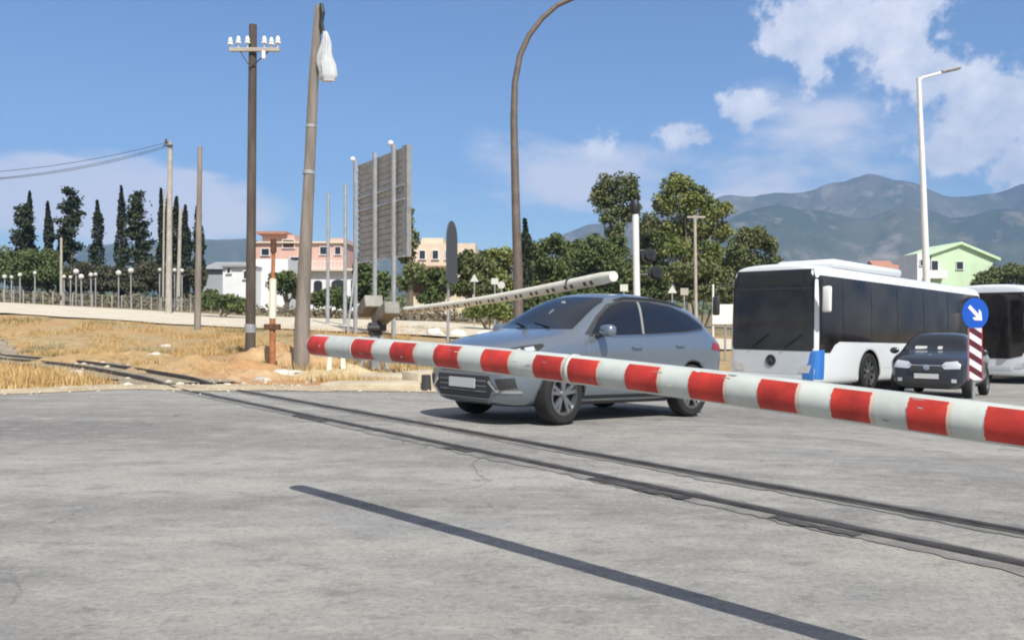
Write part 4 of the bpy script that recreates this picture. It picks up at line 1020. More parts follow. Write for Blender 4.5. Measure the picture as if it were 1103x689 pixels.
def patch(name, bvh, poly, view, m, parent, off=.006, step=.08, thick=.0, maxd=None):
    """project a 2-D outline on the body. view: 'L' (x,z from the left side), 'Rt', 'F' (y,z from front), 'B', 'T' (x,y), or (origin dir vector D, U, V)"""
    V_ = {'L': ((1, 0, 0), (0, 0, 1), (0, -1, 0)), 'Rt': ((1, 0, 0), (0, 0, 1), (0, 1, 0)), 'F': ((0, 1, 0), (0, 0, 1), (-1, 0, 0)), 'B': ((0, 1, 0), (0, 0, 1), (1, 0, 0)), 'T': ((1, 0, 0), (0, 1, 0), (0, 0, -1))}
    U, Vv, Dd = [Vector(q) for q in (V_[view] if isinstance(view, str) else view)]
    bm = new(); bm.faces.new([bm.verts.new((a, b2, 0)) for a, b2 in poly])
    for ax in (0, 1):
        lo_ = min(p[ax] for p in poly); hi_ = max(p[ax] for p in poly); k = math.floor(lo_ / step) + 1
        while k * step < hi_:
            co = Vector((0, 0, 0)); co[ax] = k * step; no = Vector((0, 0, 0)); no[ax] = 1
            bmesh.ops.bisect_plane(bm, geom=bm.verts[:] + bm.edges[:] + bm.faces[:], plane_co=co, plane_no=no, dist=1e-6); k += 1
    bad = []
    for v in bm.verts:
        o_ = U * v.co.x + Vv * v.co.y - Dd * 20
        loc, nor, i, dist = bvh.ray_cast(o_, Dd)
        if loc is None: bad.append(v); continue
        if nor.dot(Dd) > 0: nor = -nor
        v.co = loc + nor * off
    bmesh.ops.delete(bm, geom=bad, context='VERTS')
    bmesh.ops.triangulate(bm, faces=bm.faces[:])
    for f in bm.faces:
        f.normal_update()
    bmesh.ops.recalc_face_normals(bm, faces=bm.faces[:])
    if bm.faces and sum(f.normal.dot(Dd) * f.calc_area() for f in bm.faces) > 0: bmesh.ops.reverse_faces(bm, faces=bm.faces[:])
    return obj(name, bm, m, parent, smooth=180)
def line_poly(pts, w_):
    a = []; b2 = []
    for i, p in enumerate(pts):
        q0 = pts[max(0, i - 1)]; q1 = pts[min(len(pts) - 1, i + 1)]; dx, dz = q1[0] - q0[0], q1[1] - q0[1]; l = math.hypot(dx, dz) or 1
        nx, nz = -dz / l * w_ / 2, dx / l * w_ / 2; a.append((p[0] + nx, p[1] + nz)); b2.append((p[0] - nx, p[1] - nz))
    return a + b2[::-1]
def wheel(parent, x, y, r, w_, side_, steer=0, spokes=5, style='alloy'):
    t = bpy.data.objects.new('wheel', None); C.objects.link(t); t.parent = parent; t.location = (x, y, r); t.rotation_euler = (0, 0, steer)
    rr = r * .68
    bm = new(); lathe(bm, [(rr, -w_ / 2 + .01), (rr + .01, -w_ / 2), (r - .03, -w_ / 2), (r - .008, -w_ / 2 + .02), (r, -w_ / 4), (r, w_ / 4), (r - .008, w_ / 2 - .02), (r - .03, w_ / 2), (rr + .01, w_ / 2), (rr, w_ / 2 - .01), (rr, -w_ / 2 + .01)], 'Y', 40)
    bmesh.ops.recalc_face_normals(bm, faces=bm.faces[:]); obj('tyre', bm, M['tyre'], t, smooth=35)
    bm = new(); sg_ = side_; o_ = sg_ * (w_ / 2 - .012)
    lathe(bm, [(0, sg_ * .03), (rr, sg_ * .03)], 'Y', 32, mi=1)
    lathe(bm, [(rr, o_ - sg_ * .06), (rr + .002, o_), (rr - .018, o_ + sg_ * .004), (rr - .025, o_ - sg_ * .06)], 'Y', 40)
    lathe(bm, [(0, o_ + sg_ * .0), (rr * .16, o_ - sg_ * .004), (rr * .19, o_ - sg_ * .05)], 'Y', 20)
    for k in range(spokes):
        for dd in ((-.16, .16) if style == 'alloy' else (0,)):
            a = k * 2 * math.pi / spokes + .3 + dd * .6; a2 = k * 2 * math.pi / spokes + .3 + dd * 1.15
            p0_ = Vector((math.cos(a) * rr * .12, o_ - sg_ * .022, math.sin(a) * rr * .12)); p1_ = Vector((math.cos(a2) * (rr - .012), o_ - sg_ * .012, math.sin(a2) * (rr - .012)))
            dq = (p1_ - p0_); q = dq.cross(Vector((0, 1, 0))).normalized() * (.022 if style == 'alloy' else .04)
            vv = [bm.verts.new(p + s_ * q * sc_ + Vector((0, yy, 0))) for p, sc_ in ((p0_, 1), (p1_, 1.0)) for s_ in (-1, 1) for yy in (0, -sg_ * .03)]
            for f in ((0, 2, 6, 4), (0, 1, 5, 4), (2, 3, 7, 6), (1, 3, 7, 5)): bm.faces.new([vv[i] for i in f])
    bmesh.ops.recalc_face_normals(bm, faces=bm.faces[:]); obj('rim', bm, [M['rim'], M['rimd']], t, smooth=35)
    return t
def seat_on_ground(root, x, y, yaw_, hw):
    c, s = math.cos(yaw_), math.sin(yaw_); z0 = gz(x + c * hw, y + s * hw); z1 = gz(x - c * hw, y - s * hw)
    root.location = (x, y, (z0 + z1) / 2 + .006); root.rotation_euler = (0, -math.atan2(z0 - z1, 2 * hw), yaw_)
# ---- silver SUV
def sec(x, zb, ys, ym, yb, zb2, y6, z6, y7, z7, y8, z8, z9):
    return (x, [(0, zb), (ys * .8, zb), (ys, zb + .05), (ym, .45), (ym - .028, .45 + (zb2 - .45) * .42), (ym + .006, .45 + (zb2 - .45) * .74), (yb, zb2), (y6, z6), (y7, z7), (y8, z8), (0, z9)])
def car_body(secs, sx=1, sy=1, sz=1):
    return [(x * sx, [(y * sy, z * sz) for y, z in h]) for x, h in secs]
S = [sec(2.27, .34, .50, .60, .58, .74, .50, .77, .40, .79, .25, .80, .81),
     sec(2.22, .25, .62, .74, .71, .78, .62, .83, .48, .865, .28, .885, .89),
     sec(2.06, .20, .74, .85, .82, .84, .72, .90, .56, .935, .3, .955, .96),
     sec(1.80, .19, .80, .905, .875, .90, .77, .97, .60, 1.01, .32, 1.035, 1.04),
     sec(1.40, .19, .82, .925, .90, .95, .79, 1.03, .62, 1.07, .33, 1.10, 1.105),
     sec(1.08, .19, .83, .93, .905, .98, .80, 1.07, .66, 1.115, .35, 1.145, 1.15),
     sec(.92, .19, .83, .93, .905, 1.0, .79, 1.12, .68, 1.19, .38, 1.235, 1.245),
     sec(.55, .19, .83, .93, .90, 1.02, .76, 1.23, .655, 1.395, .38, 1.455, 1.47),
     sec(.20, .19, .83, .93, .90, 1.03, .735, 1.30, .62, 1.52, .36, 1.595, 1.61),
     sec(-.10, .19, .83, .93, .90, 1.035, .73, 1.32, .61, 1.565, .36, 1.64, 1.655),
     sec(-.60, .19, .83, .93, .90, 1.05, .73, 1.33, .61, 1.575, .36, 1.655, 1.67),
     sec(-1.10, .19, .83, .935, .905, 1.07, .73, 1.33, .605, 1.545, .36, 1.63, 1.645),
     sec(-1.55, .20, .83, .935, .90, 1.09, .715, 1.31, .59, 1.485, .35, 1.57, 1.585),
     sec(-1.86, .22, .81, .92, .88, 1.09, .69, 1.26, .565, 1.405, .34, 1.50, 1.515),
     sec(-2.02, .26, .78, .895, .85, 1.07, .68, 1.17, .56, 1.25, .33, 1.30, 1.31),
     sec(-2.17, .32, .72, .85, .81, 1.03, .66, 1.08, .54, 1.11, .31, 1.13, 1.135),
     sec(-2.27, .38, .62, .76, .70, .90, .56, .93, .44, .95, .25, .96, .96)]
WB = 1.355
car = thing('parked_car', 'silver blue SUV stopped at the crossing, facing left behind the red banded barrier', 'car')
S = [(x, h if x > 1.0 else h[:7] + [(y + .045, z) for y, z in h[7:10]] + h[10:]) for x, h in S]
body, bv = loft('body', S, None, M['silver'], car, 3, cuts=[(WB, .36, .395, .55, 1.3), (WB, .36, .395, -1.3, -.55), (-WB, .36, .395, .55, 1.3), (-WB, .36, .395, -1.3, -.55)])
fyaw = math.atan2(-.659, -.752)
seat_on_ground(car, 1.03, 12.15, fyaw, WB); car.scale = (.985, 1.03, 1.075)
for sx, nm in ((WB, 'f'), (-WB, 'r')):
    for sy in (1, -1): wheel(car, sx, sy * .81, .358, .235, sy, steer=R(6) if nm == 'f' else 0).scale = (1.075, 1, 1)
G_ = M['glass']
patch('windscreen', bv, [(-.70, 1.135), (.70, 1.135), (.66, 1.27), (.575, 1.50), (.50, 1.555), (0, 1.575), (-.50, 1.555), (-.575, 1.50), (-.66, 1.27)], 'F', G_, car, .005, .06)
patch('rear_window', bv, [(-.60, 1.16), (.60, 1.16), (.52, 1.42), (-.52, 1.42)], 'B', G_, car, .005, .06)
for vw in ('L', 'Rt'):
    patch('window_surround', bv, [(.93, 1.075), (.60, 1.305), (.30, 1.465), (-.02, 1.535), (-.6, 1.548), (-1.12, 1.505), (-1.5, 1.41), (-1.80, 1.255), (-1.74, 1.20), (-1.2, 1.14), (-.4, 1.095), (.5, 1.06)], vw, M['trim'], car, .004, .07)
    patch('front_window', bv, [(.80, 1.09), (.58, 1.275), (.28, 1.44), (-.02, 1.51), (-.32, 1.522), (-.20, 1.105), (.5, 1.075)], vw, G_, car, .008, .07)
    patch('rear_window_side', bv, [(-.27, 1.11), (-.39, 1.522), (-.6, 1.522), (-1.1, 1.48), (-1.46, 1.39), (-1.72, 1.255), (-1.69, 1.215), (-1.2, 1.16)], vw, G_, car, .008, .07)
    patch('pillar_trim', bv, line_poly([(-.235, 1.10), (-.355, 1.52)], .045), vw, M['silver'] if False else M['greymetal'], car, .011, .07)
    for nm, pl in (('door_seam', [(.92, 1.0), (.90, .55), (.80, .30)]), ('door_seam', [(-.24, 1.09), (-.24, .3)]), ('door_seam', [(-1.22, 1.10), (-1.20, .82), (-1.02, .62), (-.93, .42)])):
        patch(nm, bv, line_poly(pl, .007), vw, M['greymetal'], car, .003, .08)
    patch('sill_trim', bv, [(.95, .335), (.95, .23), (-.95, .23), (-.95, .335)], vw, M['trim'], car, .006, .08)
    patch('chrome_strip', bv, line_poly([(.86, 1.062), (.3, 1.062), (-.4, 1.087), (-1.2, 1.132), (-1.73, 1.187)], .012), vw, M['chrome'], car, .009, .07)
    sy = 1 if vw == 'L' else -1
    for hx, hz_ in ((-.05, .93), (-1.02, .965)):
        bm = new(); box(bm, (hx, sy * .938, hz_), (.19, .035, .032), rot=Matrix.Rotation(R(2), 3, 'Y'), bevel=.01); obj('door_handle', bm, M['silver'], car, smooth=40)
    bm = new(); box(bm, (.70, sy * 1.04, 1.125), (.15, .25, .15), rot=Matrix.Rotation(R(-14 * sy), 3, 'Z'), bevel=.055)
    mr = obj('door_mirror', bm, M['silver'], car, smooth=60)
    bm = new(); tube(bm, [(.74, sy * .87, 1.06), (.72, sy * .97, 1.08)], .035, 8); obj('mirror_arm', bm, M['trim'], mr)
    # lamps on the corners
    s_ = sy; Dg = Vector((-.62, -.78 * s_, 0)); Ug = Vector((.78, -.62 * s_, 0)); 
    def cpoly(zs): return zs
    # corner view: u along Ug
    hl = [(.92, .815), (1.20, .785), (1.40, .785), (1.43, .815), (1.30, .865), (1.03, .915), (.80, .945), (.78, .92)]
    patch('headlight', bv, hl, (tuple(Ug), (0, 0, 1), tuple(Dg)), M['black'], car, .006, .05)
    patch('headlight_lens', bv, [(.90, .865), (1.02, .85), (1.04, .89), (.92, .91)], (tuple(Ug), (0, 0, 1), tuple(Dg)), M['lampglass'], car, .010, .04)
    patch('headlight_lens', bv, [(1.07, .845), (1.15, .835), (1.17, .865), (1.09, .882)], (tuple(Ug), (0, 0, 1), tuple(Dg)), M['lampglass'], car, .010, .04)
    patch('headlight_lens', bv, [(1.20, .83), (1.32, .82), (1.30, .845), (1.22, .86)], (tuple(Ug), (0, 0, 1), tuple(Dg)), M['lampglass'], car, .010, .04)
    Db = Vector((.62, -.78 * s_, 0)); Ub = Vector((-.78, -.62 * s_, 0))
    patch('tail_light', bv, [(.86, .92), (1.16, .90), (1.18, 1.0), (.92, 1.02)], (tuple(Ub), (0, 0, 1), tuple(Db)), M['taillamp'], car, .007, .05)
    # wheel arch lips
    for cx_ in (WB, -WB):
        a_ = [(cx_ + math.cos(q) * .415, .36 + math.sin(q) * .415) for q in linsp(R(-14), R(194), 26)]; b_ = [(cx_ + math.cos(q) * .394, .36 + math.sin(q) * .394) for q in linsp(R(194), R(-14), 26)]
        patch('arch_trim', bv, a_ + b_, vw, M['trim'], car, .006, .12)
patch('grille', bv, [(-.60, .80), (.60, .80), (.56, .70), (.44, .60), (-.44, .60), (-.56, .70)], 'F', M['trim'], car, .006, .05)
for z_ in (.64, .685, .73, .765):
    patch('grille_bar', bv, line_poly([(-.5, z_), (.5, z_)], .012), 'F', M['chrome'], car, .011, .06)
for z_ in (.38, .44, .50): patch('grille_bar', bv, line_poly([(-.46, z_), (.46, z_)], .010), 'F', M['greymetal'], car, .011, .06)
patch('emblem', bv, [(math.cos(a_) * .085, .70 + math.sin(a_) * .04) for a_ in linsp(0, 6.0, 18)], 'F', M['chrome'], car, .018, .05)
patch('lower_grille', bv, [(-.50, .56), (.50, .56), (.56, .40), (.48, .30), (-.48, .30), (-.56, .40)], 'F', M['trim'], car, .006, .05)
for sy in (1, -1):
    patch('fog_recess', bv, [(sy * .60, .53), (sy * .80, .55), (sy * .81, .44), (sy * .66, .41)], 'F', M['trim'], car, .008, .04)
    patch('bumper_trim', bv, line_poly([(sy * .50, .50), (sy * .62, .395), (sy * .82, .395)], .035), 'F', M['chrome'], car, .012, .04)
patch('skid_plate', bv, [(-.5, .275), (.5, .275), (.42, .245), (-.42, .245)], 'F', M['chrome'], car, .010, .05)
pl = bv.ray_cast(Vector((5, 0, .50)), Vector((-1, 0, 0)))[0]
bm = new(); box(bm, (pl.x + .012, 0, .525), (.012, .52, .115), bevel=.004); bmesh.ops.translate(bm, verts=bm.verts[:], vec=(0, 0, -.06)); obj('number_plate', bm, M['plate'], car)
for sy in (1, -1):
    ln = [(.15, sy * .60), (-.5, sy * .615), (-1.5, sy * .58)]
    bm = new(); pts = []
    for x_, y_ in [(.10, .61), (-.1, .605), (-.7, .605), (-1.2, .59), (-1.5, .575)]:
        h_ = bv.ray_cast(Vector((x_, sy * y_, 5)), Vector((0, 0, -1)))[0]; pts.append(h_ + Vector((0, 0, .022)))
    pts[0].z -= .02; pts[-1].z -= .02; tube(bm, pts, .016, 8); obj('roof_rail', bm, M['trim'], car)
h_ = bv.ray_cast(Vector((-1.45, 0, 5)), Vector((0, 0, -1)))[0]
bm = new(); tube(bm, [h_, h_ + Vector((-.06, 0, .09))], [.02, .008], 8); obj('aerial', bm, M['trim'], car)
# rear-view mirror sensor and sticker on the windscreen
h1 = bv.ray_cast(Vector((8, .02, 1.49)), Vector((-1, 0, 0)))[0]; bm = new(); box(bm, h1 + Vector((.012, 0, 0)), (.02, .07, .035), bevel=.008); obj('windscreen_sticker', bm, M['plate'], car)
h1 = bv.ray_cast(Vector((8, .03, 1.36)), Vector((-1, 0, 0)))[0]; bm = new(); box(bm, h1 + Vector((.012, 0, 0)), (.01, .025, .10), rot=Matrix.Rotation(R(-55), 3, 'Y')); obj('hanging_tag', bm, M['greymetal'], car)
for yy in (.1, .5):
    a_ = bv.ray_cast(Vector((8, yy - .08, 1.14)), Vector((-1, 0, 0)))[0]; b_ = bv.ray_cast(Vector((8, yy - .5, 1.20)), Vector((-1, 0, 0)))[0]
    bm = new(); tube(bm, [a_ + Vector((.02, 0, .015)), b_ + Vector((.015, 0, .01))], .009, 6); obj('wiper', bm, M['black'], car)

# ---- dark small car
def sec2(*a): return sec(*a)
S2 = [sec(1.93, .34, .46, .58, .56, .70, .48, .74, .38, .76, .25, .77, .78),
      sec(1.88, .22, .60, .74, .72, .78, .62, .83, .48, .86, .28, .88, .885),
      sec(1.70, .19, .70, .82, .80, .86, .70, .92, .56, .95, .3, .97, .975),
      sec(1.35, .19, .74, .86, .84, .92, .76, .99, .60, 1.02, .32, 1.04, 1.045),
      sec(1.00, .19, .76, .875, .85, .96, .77, 1.03, .63, 1.07, .33, 1.095, 1.10),
      sec(.80, .19, .76, .875, .85, .98, .76, 1.12, .66, 1.20, .38, 1.24, 1.25),
      sec(.50, .19, .76, .875, .85, 1.0, .73, 1.24, .64, 1.41, .38, 1.46, 1.47),
      sec(.25, .19, .76, .875, .85, 1.0, .71, 1.28, .61, 1.49, .37, 1.545, 1.555),
      sec(-.40, .19, .76, .875, .85, 1.02, .71, 1.30, .61, 1.52, .37, 1.575, 1.585),
      sec(-1.10, .19, .76, .875, .85, 1.04, .70, 1.29, .60, 1.49, .37, 1.55, 1.56),
      sec(-1.55, .21, .75, .86, .84, 1.05, .69, 1.25, .58, 1.42, .36, 1.49, 1.50),
      sec(-1.72, .26, .72, .84, .81, 1.02, .67, 1.14, .56, 1.22, .34, 1.26, 1.27),
      sec(-1.84, .36, .62, .74, .70, .88, .56, .93, .46, .96, .28, .98, .98)]
dc = thing('parked_car', 'small dark navy car waiting beside the bus behind the blue arrow sign', 'car')
WB2 = 1.2
db, dv_ = loft('body', S2, None, M['dkpaint'], dc, 2, cuts=[(WB2, .33, .365, .5, 1.3), (WB2, .33, .365, -1.3, -.5), (-WB2, .33, .365, .5, 1.3), (-WB2, .33, .365, -1.3, -.5)])
bus_yaw = math.atan2(-.70, -.714)
dyaw = math.atan2(-.80, -.60)
seat_on_ground(dc, 10.75, 20.9, dyaw, WB2)
for sx in (WB2, -WB2):
    for sy in (1, -1): wheel(dc, sx, sy * .76, .325, .20, sy, style='alloy')
patch('windscreen', dv_, [(-.66, 1.10), (.66, 1.10), (.56, 1.46), (0, 1.50), (-.56, 1.46)], 'F', G_, dc, .005, .07)
for vw in ('L', 'Rt'):
    patch('front_window', dv_, [(.66, 1.07), (.36, 1.36), (.18, 1.44), (-.20, 1.46), (-.22, 1.07)], vw, G_, dc, .006, .08)
    patch('rear_window_side', dv_, [(-.28, 1.07), (-.26, 1.46), (-1.1, 1.42), (-1.45, 1.28), (-1.4, 1.10)], vw, G_, dc, .006, .08)
    s_ = 1 if vw == 'L' else -1
    bm = new(); bmesh.ops.create_uvsphere(bm, u_segments=16, v_segments=10, radius=1, matrix=Matrix.Translation((.60, s_ * .98, 1.08)) @ Matrix.Diagonal((.07, .11, .08, 1))); obj('door_mirror', bm, M['dkpaint'], dc, smooth=60)
    Dg = Vector((-.80, -.60 * s_, 0)); Ug = Vector((.60, -.80 * s_, 0))
    u0 = 1.88 * .60 - .55 * .80
    patch('headlight', dv_, [(u0 - .12, .68), (u0 + .16, .66), (u0 + .22, .74), (u0 + .14, .82), (u0 - .10, .85)], (tuple(Ug), (0, 0, 1), tuple(Dg)), M['lampglass'], dc, .008, .05)
    patch('arch_trim', dv_, line_poly([(WB2 + math.cos(q) * .375, .33 + math.sin(q) * .375) for q in linsp(R(-10), R(190), 18)], .03), vw, M['trim'], dc, .005, .1)
    patch('fog_lamp', dv_, [(s_ * .52, .36), (s_ * .62, .36), (s_ * .62, .44), (s_ * .52, .44)], 'F', M['lampglass'], dc, .012, .05)
    patch('door_seam', dv_, line_poly([(-.25, 1.06), (-.25, .3)], .012), vw, M['black'], dc, .003, .1)
patch('grille', dv_, [(-.42, .76), (.42, .76), (.36, .60), (-.36, .60)], 'F', M['trim'], dc, .006, .06)
patch('grille_bar', dv_, line_poly([(-.40, .74), (.40, .74)], .02), 'F', M['chrome'], dc, .011, .06)
patch('emblem', dv_, [(math.cos(a_) * .07, .69 + math.sin(a_) * .07) for a_ in linsp(0, 5.9, 16)], 'F', M['chrome'], dc, .016, .05)
patch('lower_grille', dv_, [(-.5, .40), (.5, .40), (.46, .26), (-.46, .26)], 'F', M['trim'], dc, .006, .06)
pl = dv_.ray_cast(Vector((5, 0, .48)), Vector((-1, 0, 0)))[0]
bm = new(); box(bm, (pl.x + .014, 0, .49), (.012, .52, .115), bevel=.004); obj('number_plate', bm, M['plate'], dc)
for y_, w_ in ((-.30, .26), (.12, .10)):
    h1 = dv_.ray_cast(Vector((8, y_, 1.15)), Vector((-1, 0, 0)))[0]; bm = new(); box(bm, h1 + Vector((.012, 0, .01)), (.01, w_, .11), rot=Matrix.Rotation(R(-50), 3, 'Y')); obj('windscreen_paper', bm, M['plate'], dc)

# ---- buses
def bus_secs(Lb_, W, H, zb=.30, rake=0.0, nose=.12):
    out_ = []
    def sct(w_, zt, zb_): return [(0, zb_), (w_ - .12, zb_), (w_ - .015, zb_ + .05), (w_, zb_ + .35), (w_, 1.3), (w_ - .02, 2.2), (w_ - .05, zt - .32), (w_ - .10, zt - .13), (w_ - .26, zt - .02), (w_ * .4, zt + .03), (0, zt + .035)]
    for x, dw, dz, db_ in ((.0, .14, .10, .06), (-.04, .06, .035, .02), (-.14, .015, .005, 0), (-.35, 0, 0, 0), (-2, 0, 0, 0), (-5, 0, 0, 0), (-8, 0, 0, 0), (-Lb_ + .3, 0, 0, 0), (-Lb_ + .08, .02, .02, 0), (-Lb_, .12, .08, .05)):
        out_.append((x, sct(W / 2 - dw, H - dz, zb + db_)))
    return out_
bus = thing('city_bus', 'white city bus with dark windows and a blue front corner waiting behind the barrier', 'bus')
BS = bus_secs(10.9, 2.48, 3.17, .22)
# bow the front slightly
def rakef(secs, amt):
    r = []
    for i, (x, h) in enumerate(secs): r.append((x, h))
    return r
bb_, bbv = loft('body', BS, None, M['buswhite'], bus, 2, cuts=[(-2.75, .50, .60, .7, 1.6), (-2.75, .50, .60, -1.6, -.7), (-8.2, .50, .60, .7, 1.6), (-8.2, .50, .60, -1.6, -.7)])
cfront = Vector((7.30, 20.0, 0)) + Vector((-.670, .742, 0)) * 1.24     # centre of the front face
fx = Vector((-.742, -.670, 0)).normalized()                                            # forward
bc = cfront - fx * 6
zf = gz(cfront.x - fx.x * 2.7, cfront.y - fx.y * 2.7); zr = gz(cfront.x - fx.x * 8.7, cfront.y - fx.y * 8.7)
pit = math.atan2(zf - zr, 6.0)
bus.location = (cfront.x, cfront.y, zf + math.tan(pit) * 2.7); bus.rotation_euler = (0, -pit, math.atan2(fx.y, fx.x))
GB = M['glass2']
M['bwind'] = mat('bus_windscreen', (.012, .012, .013), .08, spec=.5, col2=(.05, .048, .047), vscale=.6)
fr = patch('windscreen', bbv, [(-1.08, 1.03), (1.08, 1.03), (1.13, 1.12), (1.12, 2.85), (1.07, 3.03), (-1.07, 3.03), (-1.12, 2.85), (-1.13, 1.12)], 'F', M['bwind'], bus, .008, .1)
patch('windscreen_frame', bbv, line_poly([(-1.11, 2.56), (1.11, 2.56)], .03), 'F', M['trim'], bus, .013, .1)
patch('destination_display', bbv, [(-.85, 2.65), (.85, 2.65), (.85, 2.93), (-.85, 2.93)], 'F', M['black'], bus, .014, .1)
patch('front_panel', bbv, [(-1.14, .46), (1.14, .46), (1.13, 1.00), (-1.13, 1.00)], 'F', M['busgrey'], bus, .005, .1)
patch('corner_panel', bbv, [(.86, .34), (1.13, .34), (1.15, 1.0), (1.04, 1.0), (1.0, .75), (.84, .55)], 'F', M['busblue'], bus, .009, .05)
patch('corner_panel', bbv, [(-.02, .36), (-.34, .36), (-.34, 1.08), (-.02, 1.05)], 'L', M['busblue'], bus, .009, .05)
for sy in (1, -1):
    Dg = Vector((-.9, -.43 * sy, 0)); Ug = Vector((.43, -.9 * sy, 0))
    patch('headlight', bbv, [(sy * .74, .50), (sy * 1.02, .50), (sy * 1.08, .70), (sy * .80, .66)], 'F', M['lampglass'], bus, .014, .05)
# round star emblem
hp_ = bbv.ray_cast(Vector((5, 0, .78)), Vector((-1, 0, 0)))[0].x
bm = new(); ring = [Vector((hp_ + .018, math.cos(a_) * .13, .78 + math.sin(a_) * .13)) for a_ in linsp(0, 2 * math.pi, 25)]
tube(bm, ring, .014, 6, cap=False)
for k in range(3):
    a_ = R(90 + 120 * k); tube(bm, [(hp_ + .018, 0, .78), (hp_ + .018, math.cos(a_) * .125, .78 + math.sin(a_) * .125)], [.022, .006], 6)
tube(bm, [(hp_ + .004, 0, .78), (hp_ + .008, 0, .78)], .125, 24)
obj('emblem', bm, M['dark'], bus)
for s_, vw in ((1, 'L'), (-1, 'Rt')):
    band = patch('window_band', bbv, [(-.13, 2.82), (-.12, 1.0), (-.62, 1.0), (-.86, 1.20), (-1.1, 1.28), (-10.6, 1.28), (-10.7, 1.4), (-10.7, 2.82), (-10.6, 2.88), (-.2, 2.88)], vw, GB, bus, .006, .25)
    x = -.18
    for wx in (1.05, 1.55, 1.55, 1.75, 1.75, 1.75, .8):
        zl = 1.36 if x < -1 else 1.22
        patch('window', bbv, [(x - .03, zl), (x - wx + .03, 1.36), (x - wx + .03, 2.76), (x - .03, 2.76)], vw, M['glass2'], bus, .012, .3)
        x -= wx + .02
    patch('skirt_line', bbv, line_poly([(-3.5, .62), (-8.0, .62)], .015), vw, M['busgrey'], bus, .004, .3)
    for cx_ in (-2.75, -8.2):
        patch('arch_trim', bbv, line_poly([(cx_ + math.cos(q) * .615, .50 + math.sin(q) * .615) for q in linsp(R(-8), R(188), 22)], .035), vw, M['trim'], bus, .006, .12)
for cx_ in (-2.75, -8.2):
    for sy in (1, -1): wheel(bus, cx_, sy * 1.10, .50, .29, sy, spokes=8, style='steel')
bm = new(); box(bm, (-3.4, .1, 3.27), (4.0, 1.7, .24), bevel=.11); obj('roof_unit', bm, M['buswhite'], bus, smooth=50)
bm = new(); box(bm, (.08, 1.50, 2.28), (.10, .22, .62), bevel=.045); m1 = obj('wing_mirror', bm, M['white'], bus, smooth=50)
bm = new(); tube(bm, [(.0, 1.12, 2.80), (.12, 1.42, 2.76), (.08, 1.50, 2.45)], .022, 8); obj('mirror_arm', bm, M['trim'], m1)
bm = new(); box(bm, (.20, -1.50, 2.15), (.10, .20, .50), bevel=.045); m1 = obj('wing_mirror', bm, M['trim'], bus, smooth=50)
bm = new(); tube(bm, [(.0, -1.12, 2.70), (.2, -1.42, 2.64), (.20, -1.5, 2.38)], .022, 8); obj('mirror_arm', bm, M['trim'], m1)
for y_ in (-.55, .35):
    bm = new(); tube(bm, [(.045, y_, 1.1), (.04, y_ + .5, 1.45)], .012, 6); obj('wiper', bm, M['black'], bus)

co = thing('coach', 'white touring coach with a deep dark windscreen, behind the blue arrow sign', 'bus')
CS = bus_secs(12.0, 2.55, 3.35)
cb_, cbv = loft('body', CS, None, M['buswhite'], co, 2, cuts=[(-2.75, .50, .60, .7, 1.6), (-2.75, .50, .60, -1.6, -.7), (-8.2, .50, .60, .7, 1.6), (-8.2, .50, .60, -1.6, -.7)])
cf = Vector((16.15, 28.3, 0)); fx2 = Vector((-.76, -.65, 0)).normalized()
zf = gz(cf.x - fx2.x * 2.7, cf.y - fx2.y * 2.7); co.location = (cf.x, cf.y, zf + .02); co.rotation_euler = (0, -.01, math.atan2(fx2.y, fx2.x))
patch('windscreen', cbv, [(-1.0, .98), (-.6, .88), (.6, .88), (1.0, .98), (1.17, 1.3), (1.15, 2.95), (1.05, 3.1), (-1.05, 3.1), (-1.15, 2.95), (-1.17, 1.3)], 'F', GB, co, .010, .1)
patch('front_grille', cbv, [(-.7, .48), (.7, .48), (.66, .60), (-.66, .60)], 'F', M['busgrey'], co, .008, .1)
for sy in (1, -1): patch('headlight', cbv, [(sy * .78, .55), (sy * 1.1, .60), (sy * 1.12, .78), (sy * .84, .70)], 'F', M['lampglass'], co, .012, .06)
for vw in ('L', 'Rt'):
    patch('window_band', cbv, [(-.12, 2.95), (-.12, 1.35), (-.5, 1.2), (-1.0, 1.3), (-1.7, 1.75), (-11.6, 1.75), (-11.6, 2.95)], vw, GB, co, .008, .25)
    for cx_ in (-2.75, -8.2): patch('arch_trim', cbv, line_poly([(cx_ + math.cos(q) * .615, .50 + math.sin(q) * .615) for q in linsp(R(-8), R(188), 18)], .035), vw, M['trim'], co, .006, .15)
for cx_ in (-2.75, -8.2):
    for sy in (1, -1): wheel(co, cx_, sy * 1.10, .50, .29, sy, spokes=8, style='steel')
bm = new(); box(bm, (.30, 1.28, 2.15), (.12, .22, .66), bevel=.055); m1 = obj('wing_mirror', bm, M['white'], co, smooth=50)
bm = new(); tube(bm, [(.0, 1.0, 3.0), (.3, 1.2, 2.9), (.3, 1.28, 2.45)], .03, 8); obj('mirror_arm', bm, M['trim'], m1)
bm = new(); box(bm, (.30, -1.28, 2.15), (.12, .22, .66), bevel=.055); m1 = obj('wing_mirror', bm, M['trim'], co, smooth=50)
bm = new(); tube(bm, [(.0, -1.0, 3.0), (.3, -1.2, 2.9), (.3, -1.28, 2.45)], .03, 8); obj('mirror_arm', bm, M['trim'], m1)

